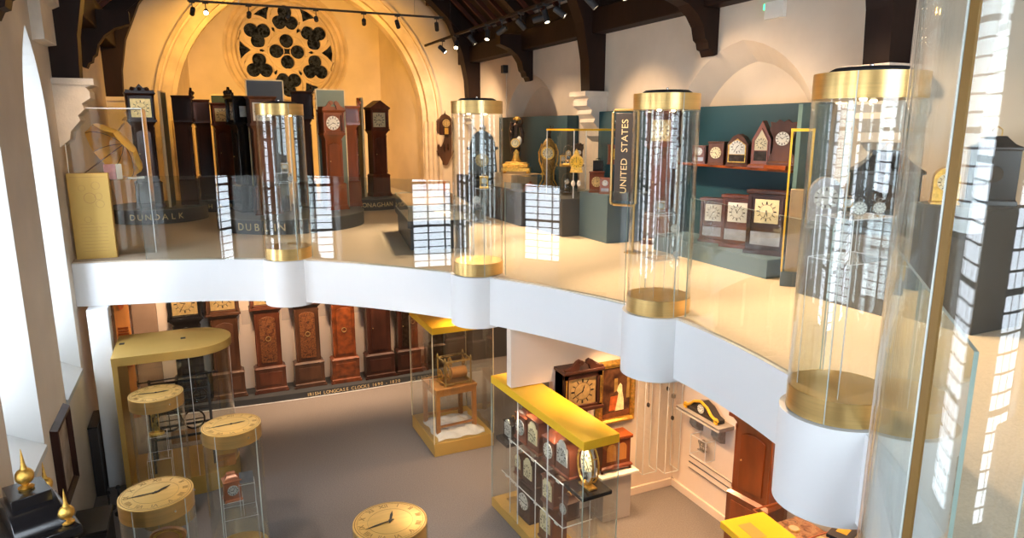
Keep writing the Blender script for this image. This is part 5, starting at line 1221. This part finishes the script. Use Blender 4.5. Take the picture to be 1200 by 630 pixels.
# pedestals
def pedestal(label, x0, x1, y0, y1, h, m='greige', z0=GZ, name='pedestal'):
    o = thing(name, label, 'pedestal', ((x0 + x1) / 2, (y0 + y1) / 2, z0)); w, d = (x1 - x0) / 2, (y1 - y0) / 2
    G().box(-w, w, -d, d, 0, h - .012).obj('block', m, o, .003); G().box(-w, w, -d, d, h - .011, h).obj('top_slab', m, o, .003); return o
pedestal('grey pedestal under the tall gilded statue clock', 5.05, 5.95, 10.75, 12.6, .60)
M['oakpale'] = mat('pale_wood', (.62, .46, .26), .5, var=.12, scale=6)
pedestal('pale wooden box pedestal directly under the gilded statue clock', 5.15, 5.75, 11.40, 12.2, .26, 'oakpale', GZ + .60)
pedestal('dark grey pedestal right of the statue clock, carrying the clear box', 5.15, 6.2, 9.43, 10.74, .60)
pedestal('blue-grey pedestal carrying the wooden shelf clocks left of the sign', 5.45, 6.35, 8.60, 9.42, .72, 'bluegrey')
PD = GZ + .60
# statue clock
o = thing('statue_clock', 'tall dark statue figure holding a white clock dial on a stepped gilded base', 'clock', (5.42, 11.76, PD + .26), R(-32))
g = G(); g.prof([(.04, .27, -.13, .13), (.10, .27, -.13, .13), (.11, .23, -.11, .11), (.17, .24, -.12, .12), (.19, .20, -.09, .09), (.21, .20, -.09, .09)])
for sx in (-1, 1):
    for sy in (-.1, .1): g.lathe([(.025, 0), (.035, .015), (.02, .04)], sx * .23, sy, 0, 10)
g.lathe([(.10, .21), (.07, .26), (.05, .34), (.06, .40), (.04, .44)], 0, 0, 0, 16, sy=.8); g.obj('gilded_base', 'gilt', o, .003)
def figure(o, z, h, m, lean=.0, arm=None, nm='figure'):
    """robed standing figure as one continuous skinned surface"""
    me = bpy.data.meshes.new(nm)
    V = [(0, 0, .48), (0, 0, .60), (0, -.01, .72), (0, 0, .80), (0, -.005, .84), (0, -.01, .90), (0, -.01, .95),   # pelvis..head
         (-.055, 0, .25), (-.06, -.02, .02), (.055, 0, .27), (.07, .01, .02),                                       # legs
         (-.11, 0, .775), (-.17, -.04, .64), (-.12, -.12, .56), (.11, 0, .775), (.18, -.03, .86), (.16, -.06, 1.0)]   # arms
    if arm == 'down': V[15] = (.17, -.05, .66); V[16] = (.10, -.13, .60)
    E_ = [(0, 1), (1, 2), (2, 3), (3, 4), (4, 5), (5, 6), (0, 7), (7, 8), (0, 9), (9, 10), (3, 11), (11, 12), (12, 13), (3, 14), (14, 15), (15, 16)]
    rad = [.10, .075, .085, .06, .032, .055, .042, .085, .05, .085, .05, .04, .03, .022, .04, .03, .022]
    me.from_pydata([(x * h + lean * z_ * h, y * h, z_ * h) for x, y, z_ in V], E_, []); ob = bpy.data.objects.new(nm, me); C.objects.link(ob); ob.parent = o; ob.location = (0, 0, z)
    sk = ob.modifiers.new('skin', 'SKIN'); 
    for i, v in enumerate(me.skin_vertices[0].data): v.radius = (rad[i] * h, rad[i] * h); v.use_root = (i == 0)
    ob.modifiers.new('sub', 'SUBSURF').levels = 2; ob.modifiers['sub'].render_levels = 2
    dg = bpy.context.evaluated_depsgraph_get(); m2 = bpy.data.meshes.new_from_object(ob.evaluated_get(dg)); ob.modifiers.clear(); ob.data = m2
    m2.materials.clear(); m2.materials.append(M[m]); m2.polygons.foreach_set('use_smooth', [True] * len(m2.polygons)); m2.polygons.foreach_set('material_index', [0] * len(m2.polygons))
    return ob
fg = figure(o, .36, .66, 'bronze', .0, 'up')
g = G(); g.tube([(-.09, 0, .75), (-.12, .03, .55), (-.10, .05, .30), (-.06, .06, .05)], .045, 8, r1=.07); g.tube([(.08, .03, .72), (.14, .04, .5), (.12, .05, .28)], .04, 8, r1=.05); g.xf(Matrix.Scale(.80, 4) @ Matrix.Translation((0, 0, .42))); g.obj('drapery', 'bronze', o)
g = G(); g.blob((.02, 0, 1.0), .045, sx=1.3); g.tube([(-.05, 0, .99), (.0, -.03, 1.03), (.08, 0, .99)], .012, 6); g.obj('gilded_wreath', 'gilt', o)
g = G(); g.disc_y(0, .56, -.14, -.10, .085, 28); g.obj('dial_case', 'gilt', o); dial(o, 'round', .07, -.145, .56, 'dial_cream', (12, 5))
g = G(); g.blob((.06, -.05, .60), .05, sz=1.6); g.obj('white_marble_torso', 'dial_white', o)
# gilt pyramid clock and rococo clock
bracket('small golden pointed pyramid clock between the statue clock and the rococo clock', (5.75, 11.15, PD + .26), R(-32), .20, .36, .10, 'gilt', 'steeple', 'dial_cream', handle=False)
o = thing('pedestal', 'teal block under the golden pyramid clock', 'pedestal', (5.75, 11.15, PD)); G().box(-.13, .13, -.12, .12, 0, .26).obj('block', 'teal', o, .003)
o = thing('rococo_clock', 'tall leopard-patterned rococo clock with a gilt-framed round white dial and figure on top', 'clock', (5.66, 10.90, PD), R(-35))
M['boulle'] = paint('boulle_work', [(.03, .012, .006), (.62, .36, .08), (.05, .02, .01), (.70, .45, .12)], 42, .3, .5)
g = G(); pr = [(.14, 0), (.15, .04), (.08, .14), (.07, .24), (.10, .40), (.13, .55), (.15, .66), (.13, .78), (.07, .88), (.03, .92)]; g.lathe(pr, n=20, sy=.6); g.obj('case', 'boulle', o)
g = G()
for s in (-1, 1): g.tube([(s * .14, -.04, .0), (s * .17, -.05, .06), (s * .10, -.05, .2), (s * .10, -.05, .35), (s * .16, -.05, .52), (s * .17, -.04, .68), (s * .12, -.04, .82)], .014, 6)
g.obj('gilt_scrolls', 'gilt', o)
g = G(); g.disc_y(0, .66, -.13, -.07, .115, 28); g.obj('dial_bezel', 'gilt', o); dial(o, 'round', .09, -.135, .66, 'dial_cream', (12, 0))
figure(o, .86, .28, 'bronze', .1, 'up')
# clear case with two shelves of small clocks
o = thing('gold_framed_case', 'clear case with a gold top rail holding small gilt and glass clocks', 'display case', (5.74, 9.93, PD))
G().box(-.38, .38, -.46, .46, 0, 1.06).obj('glass_box', 'acrylic', o, smooth=False)
g = G(); g.box(-.39, -.37, -.47, .47, 1.05, 1.08); g.box(.37, .39, -.47, .47, 1.05, 1.08); g.box(-.37, .37, -.47, -.45, 1.05, 1.08); g.box(-.37, .37, .45, .47, 1.05, 1.08); g.obj('gold_rail', 'goldtop', o)
g = G(); 
for sx in (-.38, .38):
    for sy in (-.46, .46): g.box(sx - .006, sx + .006, sy - .006, sy + .006, 0, 1.05)
g.obj('corner_edges', 'edge_light', o, smooth=False); s = G().box(-.37, .37, -.1, .45, .47, .478).obj('shelf', 'acrylic', o, smooth=False)
def dome_clock(label, loc, rz, h=.34, m='gilt', r=.09):
    o = thing('dome_clock', label, 'clock', loc, rz); G().lathe([(r, 0), (r * 1.05, .02), (r * .9, .04)], n=28).obj('base', m, o)
    g = G(); g.lathe([(r * .92, .04), (r * .92, h * .75), (r * .8, h * .88), (r * .5, h * .97), (.002, h)], n=28, cap=False); g.obj('glass_dome', 'acrylic', o)
    g = G()
    for s in (-1, 1): g.tube([(s * r * .5, 0, .04), (s * r * .45, 0, h * .55), (0, 0, h * .75)], .008, 6)
    g.blob((0, 0, .08), r * .5, sz=.5); g.disc_y(0, h * .60, -.02, .02, r * .5, 20); g.obj('frame', m, o); dial(o, 'round', r * .42, -.022, h * .60, 'dial_cream'); return o
dome_clock('gilt clock under a glass dome on the shelf of the gold-railed case', (5.60, 10.08, PD + .479), R(-35))
carriage('small round-cornered gilt carriage clock, left on the shelf of the gold-railed case', (5.62, 10.28, PD + .479), R(-35), .19)
bracket('crystal column clock with dark top, right on the shelf of the gold-railed case', (5.68, 9.86, PD + .479), R(-35), .15, .38, .12, 'bronze', 'carved', 'dial_white', handle=False)
dome_clock('dark skeleton clock on the floor of the gold-railed case', (5.55, 10.02, PD + .001), R(-35), .36, 'bronze')
o = thing('bell', 'domed copper bell-shaped piece in a clear box right of the statue clock', 'bell', (5.34, 10.98, PD + .001)); G().lathe([(.13, 0), (.13, .02), (.11, .06), (.09, .10), (.03, .13), (.02, .16), (.005, .17)], n=28).obj('bell_body', 'copper', o)
o = thing('clear_box', 'clear acrylic box over the copper bell', 'display case', (5.34, 10.98, PD)); G().box(-.18, .18, -.16, .16, 0, .26).obj('acrylic_box', 'acrylic', o, smooth=False)
o = thing('lantern_clock', 'yellow gilt lantern-shaped clock with two white weights, right of the gold-railed case', 'clock', (5.30, 9.28, GZ + .98), R(-30))
g = G(); g.disc_y(0, .20, -.05, .05, .11, 28); g.prism([(-.10, .04), (.10, .04), (.08, .12), (-.08, .12)], -.04, .04, 'y'); g.prism([(-.05, .30), (.05, .30), (.03, .36), (0, .40), (-.03, .36)], -.03, .03, 'y'); g.obj('case', 'gilt', o, .003); dial(o, 'round', .085, -.055, .20, 'horn', (12, 0))
g = G(); 
for s in (-1, 1): g.tube([(s * .04, 0, .04), (s * .04, 0, -.08)], .003, 5)
g.obj('cords', 'ink', o)
for s in (-1, 1): G().blob((s * .045, 0, -.13), .032, sz=1.5).obj('weight', 'dial_white', o)
o = thing('clock_post', 'thin clear post behind the yellow lantern-shaped clock', 'post', (5.38, 9.34, PD + .12)); G().box(-.012, .012, -.012, .012, 0, .62).obj('post', 'acrylic', o, smooth=False); G().box(-.05, .05, -.05, .05, 0, .01).obj('foot', 'acrylic', o)
o = thing('case_clock', 'black box clock with carrying handle beside the yellow lantern-shaped clock', 'clock', (5.74, 9.36, GZ + .721), R(-30)); G().box(-.08, .08, -.06, .06, .25, .47).obj('case', 'black', o, .004); G().box(-.02, .02, -.02, .02, 0, .25).obj('clear_column', 'acrylic', o); g = G(); g.tube([(-.03, 0, .47), (-.03, 0, .50), (.03, 0, .50), (.03, 0, .47)], .006, 6); g.obj('handle', 'black', o)
# US group left of sign: stacked stand clocks
SH = GZ + .72
bracket('small dark wooden mantel clock with brass dial low on the blue-grey pedestal', (5.56, 9.10, SH), R(-30), .22, .32, .14, 'mahog', 'flat', 'brassdial', t=(2, 0))
o = thing('pedestal', 'narrow teal block carrying the clock topped by a bronze figure', 'pedestal', (5.93, 9.16, SH)); G().box(-.11, .11, -.12, .12, 0, .42).obj('block', 'teal', o, .003)
bracket('orange wooden clock on the narrow teal block, bronze figure on its top', (5.93, 9.16, SH + .42), R(-30), .24, .30, .16, 'orange', 'flat', 'horn', t=(1, 0))
o = thing('figurine', 'bronze seated figure with a pale head on top of the orange wooden clock', 'figurine', (5.93, 9.16, SH + .72), R(-30)); G().box(-.09, .09, -.07, .07, 0, .10).obj('teal_block', 'teal', o, .003); figure(o, .10, .26, 'bronze', 0, 'up'); G().blob((.0, -.0, .355), .022).obj('pale_globe', 'dial_white', o)
bracket('tall pointed gothic clock with a round brass pendulum left of the sign', (5.90, 8.82, SH), R(-35), .28, .62, .14, 'walnut', 'steeple', 'bronze', t=(1, 0))
bracket('square dark wooden box clock on the corner of the blue-grey pedestal', (5.56, 8.84, SH), R(-40), .16, .24, .1, 'orange', 'ogee', 'dial_silver', t=(1, 0))
# sign
o = thing('sign', 'dark vertical sign lettered UNITED STATES in a brass tube frame', 'sign', (5.30, 7.95, 3.70), R(-60))
SIGN = o
G().box(-.15, .15, -.02, .02, .06, 1.24).obj('sign_panel', 'signbrown', o, .003)
g = G(); add_text(g, 'UNITED  STATES', .135, Matrix.Translation((.0, -.0215, .66)) @ Matrix.Rotation(R(-90), 4, 'Y') @ FACE_MY); g.obj('lettering', 'letter', o)
g = G(); g.tube([(-.18, 0, .0), (-.20, 0, .03), (-.20, 0, 1.25), (-.17, 0, 1.28), (.16, 0, 1.28), (.18, 0, 1.25), (.18, 0, .03), (.16, 0, 0.0), (-.16, 0, 0)], .018, 10); g.obj('brass_tube_frame', 'brass', o)
g = G(); g.tube([(.16, 0, .02), (.16, 0, -.64)], .016, 10); g.lathe([(.12, -.65), (.12, -.635)], .16, 0, 0, 24); g.obj('stand', 'brass', o)
# wall regulator behind the third cylinder
longcase('brown longcase clock seen through the glass cylinder beside the UNITED STATES sign', (6.14, 8.24, GZ), R(-90 + 28), H=2.06, w=.44, body='rosewood', top='swan', face='dial_cream', t=(1, 0), d=.24, finials=3)
# American shelf clocks on the long teal board
o = thing('wall_shelf', 'thin reddish wooden shelf on the long teal board, under the five upper clocks', 'shelf', (6.395, 6.85, 4.24)); G().box(-.24, 0, -1.0, 1.05, 0, .03).obj('shelf_board', 'orange', o, .003)
U = 4.271
def us(label, y, z, w, h, x=6.24, **k): return bracket(label, (x, y, z), R(-90 + 26), w, h, .15, **k)
us('little wooden box clock at the left end of the upper shelf, nearest the glass cylinder', 7.52, U, .19, .24, body='rosewood', style='ogee', face='dial_silver', t=(1, 5))
us('small square-framed brown clock, second on the upper shelf', 7.18, U, .21, .30, body='walnut', style='flat', face='dial_cream', t=(4, 45))
us('brown clock with a pointed gilt-edged door, third on the upper shelf', 6.79, U, .27, .40, body='walnut', style='gable', face='dial_white', t=(1, 35))
us('steep-roofed wooden steeple clock, fourth on the upper shelf', 6.39, U, .27, .56, body='orange', style='steeple', face='dial_cream', t=(1, 20))
us('carved gingerbread clock with bright brass dial at the right end of the upper shelf', 6.06, U + .05, .30, .52, body='walnut', style='carved', face='dial_white', t=(10, 9))
o = thing('riser', 'slim wooden riser under the carved gingerbread clock', 'riser', (6.24, 6.06, U)); G().box(-.13, .13, -.17, .17, 0, .048).obj('block', 'orange', o, .003)
pedestal('blue-grey bench pedestal under the three large lower clocks of the long teal board', 5.80, 6.39, 5.75, 7.9, .22, 'bluegrey')
L_ = GZ + .22
us('orange-brown ogee clock with a white square dial, first of the three lower clocks', 7.02, L_, .36, .58, x=6.12, body='rosewood', style='ogee', face='dial_white', dk='square', t=(1, 35))
us('dark reddish ogee clock with a stepped frame, middle of the three lower clocks', 6.56, L_, .40, .66, x=6.10, body='mahog', style='ogee', face='dial_white', dk='square', t=(11, 5))
us('largest dark shelf clock with a big square dial, right of the three lower clocks', 6.06, L_, .46, .76, x=6.08, body='darkmahog', style='ogee', face='dial_cream', dk='square', t=(5, 33))
# gold-edged cabinet
o = thing('tower_case', 'tall glass case edged in bright gold between the shelf clocks and the large cylinder', 'display case', (5.83, 5.42, GZ), R(-45))
G().box(-.11, .11, -.09, .09, 0, .16).obj('base', 'bluegrey', o); G().box(-.105, .105, -.085, .085, .16, 1.68).obj('glass_box', 'acrylic', o, smooth=False)
g = G()
for sx in (-.105, .105):
    for sy in (-.085, .085): g.box(sx - .008, sx + .008, sy - .008, sy + .008, .16, 1.68)
for zz in (1.66,): g.box(-.115, .115, -.095, -.075, zz, zz + .03); g.box(-.115, .115, .075, .095, zz, zz + .03); g.box(-.115, -.095, -.075, .075, zz, zz + .03); g.box(.095, .115, -.075, .075, zz, zz + .03)
g.obj('gold_edges', 'goldtop', o); G().box(-.07, .07, -.05, .05, .16, 1.05).obj('inner_plinth', 'oakpale', o)
# black ebony clock and blue-grey arched clock behind the large cylinder
pedestal('grey pedestal under the big black bracket clock', 5.6, 6.4, 4.12, 5.12, .70, 'greige')
PB = GZ + .70
o = bracket('big black ebony bracket clock with a bell top, behind the large right cylinder', (5.95, 4.50, PB), R(-42), .56, .86, .30, 'black', 'bell', 'bronze', dk='round', t=(6, 0), dialr=.12, zf=.42)
bracket('blue-grey clock with an arched silvery dial, left of the big black bracket clock', (5.72, 4.97, PB), R(-42), .30, .56, .16, M and 'tin', 'arch', 'dial_silver', t=(9, 15), handle=False)
pedestal('tall charcoal pedestal at the right edge, behind the nearest glass case', 5.75, 6.40, 3.40, 4.08, 1.05, 'signdark')
bracket('gold bracket clock with a round pale dial on the charcoal pedestal at the right edge', (5.88, 3.86, GZ + 1.05), R(-50), .20, .34, .16, 'gilt', 'arch', 'dial_cream', t=(2, 20))
bracket('tall black clock with a stepped top on the charcoal pedestal at the right edge', (6.16, 3.66, GZ + 1.05), R(-50), .36, .66, .16, 'black', 'tiered', 'bronze', t=(2, 20), dialr=.07)
# dark clock behind the second cylinder
pedestal('slim dark pedestal behind the second glass cylinder', 4.86, 5.03, 12.9, 13.5, .75, 'signdark')
pedestal('low dark pedestal in the far corner behind the second cylinder', 5.15, 6.05, 13.3, 14.2, .62, 'signdark')
o = thing('mantel_clock', 'large dark mantel clock with a gold dial, seen through the second glass cylinder', 'clock', (5.55, 13.75, GZ + .62), R(-30))
g = G(); g.prof([(0, .34, -.15, .15), (.08, .34, -.15, .15), (.10, .30, -.12, .12), (.60, .26, -.10, .10), (.62, .32, -.14, .14), (.68, .32, -.14, .14)]); g.prism([(.26 * cos(a), .68 + .34 * sin(a)) for a in [pi * k / 14 for k in range(15)]], -.1, .1, 'y'); g.obj('case', 'black', o, .004); dial(o, 'round', .14, -.13, .40, 'brassdial'); g = G(); g.blob((0, 0, 1.06), .07); g.obj('gilt_ball', 'gilt', o)

# ================================================================ small fittings
o = thing('exit_sign', 'white emergency light box with a green exit glow, high on the right wall', 'sign', (6.548, 6.62, 6.05), R(-90)); G().box(-.17, .13, -.06, 0, 0, .20).obj('housing', 'paper', o, .004); G().box(-.22, -.172, -.03, -.0, .12, .19).obj('green_light', 'exitgreen', o)
o = thing('speaker', 'small black speaker high on the right wall between the two dark wall posts', 'speaker', (6.548, 14.72, 5.96), R(-90)); G().box(-.07, .07, -.12, 0, 0, .17).obj('box', 'matblack', o, .005)
tag(G().tube([(0, 0, 0), (0, 0, -2.3)], .009, 6).obj('cable', 'paper'), 'thin white cable running down the right wall from the small black speaker', 'cable', loc=(6.535, 14.72, 5.95))
def lamp(label, loc, target, spot=None, col=(1, .62, .28), size=62, hot=False, parent=None, group=None):
    o = thing('track_spotlight', label, 'spotlight', loc, 0, group)
    v = (Vector(target) - Vector(loc) - Vector((0, 0, -.16))).normalized(); rot = v.to_track_quat('-Z', 'Y').to_matrix().to_4x4()
    G().lathe([(.008, -.12), (.008, 0)], n=8).obj('stem', 'matblack', o); G().box(-.05, .05, -.016, .016, -.02, .012).obj('track_adapter', 'matblack', o)
    m = Matrix.Translation((0, 0, -.16)) @ rot
    G().lathe([(.030, .09), (.042, .08), (.042, -.09), (.036, -.09), (.034, -.07)], n=20).xf(m).obj('lamp_head', 'matblack', o)
    G().lathe([(.033, -.078), (.033, -.074)], n=20).xf(m).obj('lens', 'lampglow_hot' if hot else 'lampglow', o)
    if spot:
        l = bpy.data.lights.new('spot_light', 'SPOT'); l.energy = spot; l.color = col; l.spot_size = R(size); l.spot_blend = .6; l.shadow_soft_size = .08
        lo = bpy.data.objects.new('spot_light', l); C.objects.link(lo); lo.parent = o; lo.matrix_local = Matrix.Translation(Vector((0, 0, -.16)) + v * .11) @ rot
    return o
T1 = 6.93
o = thing('light_track', 'black lighting track crossing in front of the rose window', 'track', (2.5, 14, T1)); G().box(-2.45, 2.3, -.02, .02, 0, .035).obj('rail', 'matblack', o)
g = G()
for x in (-1.6, 1.7): g.tube([(x, 0, .03), (x, 0, 2.4)], .003, 5)
g.obj('suspension_wires', 'mirror', o)
T2 = 6.40
o = thing('light_track', 'bronze-coloured lighting track running towards the camera under the roof', 'track', (4.5, 6.5, T2)); G().box(-.02, .02, -6, 7.8, 0, .04).obj('rail', 'timber', o)
g = G()
for y in (-3.0, .5, 3.6, 6.2): g.tube([(0, y, .04), (0, y, 2.2)], .003, 5)
g.obj('suspension_wires', 'mirror', o)
WARM = (1, .50, .07); W2 = (1, .68, .40); W3 = (1, .60, .30)
L1 = [(.12, (-.3, 18, 5), 190, 'first from the left on the track by the rose window, tilted left'), (.34, (0, 6, 4.2), 60, 'brightly glaring spotlight, second from the left on the track by the rose window'), (1.06, (1.2, 20, 5.6), 330, 'third from the left on the track by the rose window'),
      (1.74, (2.2, 20, 7.2), 330, 'hanging right before the top of the rose window'), (2.26, (3.4, 20, 6.4), 300, 'just right of the top of the rose window'), (3.17, (4.4, 19.6, 5.2), 330, 'third from the right on the track by the rose window'),
      (3.84, (5.6, 17.2, 4.2), 300, 'second from the right on the track by the rose window'), (4.66, (5.9, 16.8, 3.6), 380, 'glowing last spotlight at the right end of the track by the rose window')]
for i, (x, t, e, nm) in enumerate(L1):
    lamp(('black track spotlight ' if 'spotlight' not in nm else '') + nm, (x, 14, T1), t, e * 1.0, WARM if i not in (6, 7) else W2, 80, hot=(i == 1))
L2 = [(13.2, (5.9, 11.9, 4.5), 'on the long track, farthest away from the camera'), (11.6, (5.9, 10.8, 4.2), 'second farthest on the long track, dark body'), (10.3, (2.0, 12.6, 4.2), 'third farthest on the long track, aimed at the longcase clocks'), (9.6, (6.2, 9.2, 4.5), 'on the long track above the gold-railed case'), (9.0, (-.6, 13.5, 4.4), 'on the long track, aimed left across the nave'),
      (8.4, (6.4, 7.0, 4.6), 'on the long track with a bright white lens, above the sign'), (7.6, (6.3, 6.4, 4.0), 'nearest one visible on the long track, at the top of the photo'), (5.6, (6.2, 4.6, 4.0), 'on the long track just out of sight above the black clock')]
for y, t, nm in L2: lamp('black track spotlight ' + nm, (4.5, y, T2), t, 170, W2, 70)
for y, t, nm in ((12.4, (3.0, 9.6, 3.1), 'aimed down at the carpet, far part of the long track'), (10.9, (3.6, 9.6, 3.1), 'aimed down at the low table case'), (8.8, (4.9, 7.6, 3.1), 'aimed down at the carpet by the sign'), (6.9, (5.0, 5.0, 3.1), 'aimed down at the carpet by the American clocks'), (4.4, (4.6, 3.4, 3.1), 'aimed down beside the large cylinder, out of sight overhead')): lamp('black track spotlight ' + nm, (4.5, y, T2), t, 460, W2, 78)  # some of these down-facing spotlights are added to brighten the carpet
lamp('unseen added spotlight on the left wall beam, brightening the yellow parasol', (-1.28, 8.5, 6.32), (-1.0, 10.8, 4.5), 90, W2, 34)  # lamp added out of view to brighten the parasol cloth
for yy, tt, nm in ((6.6, (1.0, 8.4, 0), 'farther'), (5.2, (1.9, 9.4, 0), 'middle'), (3.8, (2.4, 7.2, 0), 'nearer')):  # lamps added out of view to brighten the dark lower carpet
    lamp('unseen added spotlight on the left wall beam, brightening the lower floor, %s of three' % nm, (-1.28, yy, 6.32), tt, 210, (1, .80, .62), 44)
# recessed downlights under the gallery
def down(x, y, e=60, col=W3, size=110, tilt=None):
    o = thing('recessed_downlight', 'round recessed downlight in the white underside of the gallery', 'downlight', (x, y, 2.47), 0, 'downlights under the gallery')
    G().ring(0, 0, -.012, .0, .05, .062, 24).obj('trim_ring', 'white', o); G().lathe([(.048, -.006), (.048, -.002)], n=20).obj('lens', 'lampglow', o)
    l = bpy.data.lights.new('down_light', 'SPOT'); l.energy = e; l.color = col; l.spot_size = R(size); l.spot_blend = .7; l.shadow_soft_size = .06
    lo = bpy.data.objects.new('down_light', l); C.objects.link(lo); lo.parent = o; lo.location = (0, 0, -.02)
    if tilt: lo.rotation_euler.x = tilt[1] * .7
for x in (-.6, .5, 1.2, 1.85, 2.5, 3.1, 3.75): down(x, 11.55, 105, (1, .66, .40), 120, (0, .8))
down(3.3, 8.9, 60); down(3.6, 7.8, 120); down(4.2, 5.6, 140); down(4.9, 5.9, 90); down(3.78, 6.3, 60); down(5.0, 11.8, 120); down(4.9, 4.2, 120); down(4.35, 6.4, 120)  # the one beside the long case is added to brighten its gold lid

# world, camera, output look
w = bpy.data.worlds.new('world'); SC.world = w; w.use_nodes = True
bg = w.node_tree.nodes['Background']; bg.inputs['Color'].default_value = (.75, .85, 1, 1); bg.inputs['Strength'].default_value = .5
cam = bpy.data.cameras.new('camera'); cam.sensor_width = 36; cam.lens = 24; cam.clip_start = .05; cam.clip_end = 100
co = bpy.data.objects.new('camera', cam); C.objects.link(co); co.location = (0, 0, 4.75); co.rotation_euler = (R(90 - 11.7), 0, R(-24.4)); SC.camera = co
vs = SC.view_settings; vs.view_transform = 'Standard'; vs.look = 'None'; vs.gamma = 1; vs.use_curve_mapping = False; vs.exposure = 0.38
cy = SC.cycles; cy.max_bounces = 8; cy.diffuse_bounces = 4; cy.glossy_bounces = 4; cy.transparent_max_bounces = 48; cy.transmission_bounces = 4
cy.use_denoising = True; cy.sample_clamp_indirect = 6; cy.sample_clamp_direct = 0; cy.caustics_reflective = False; cy.caustics_refractive = False; cy.blur_glossy = .5
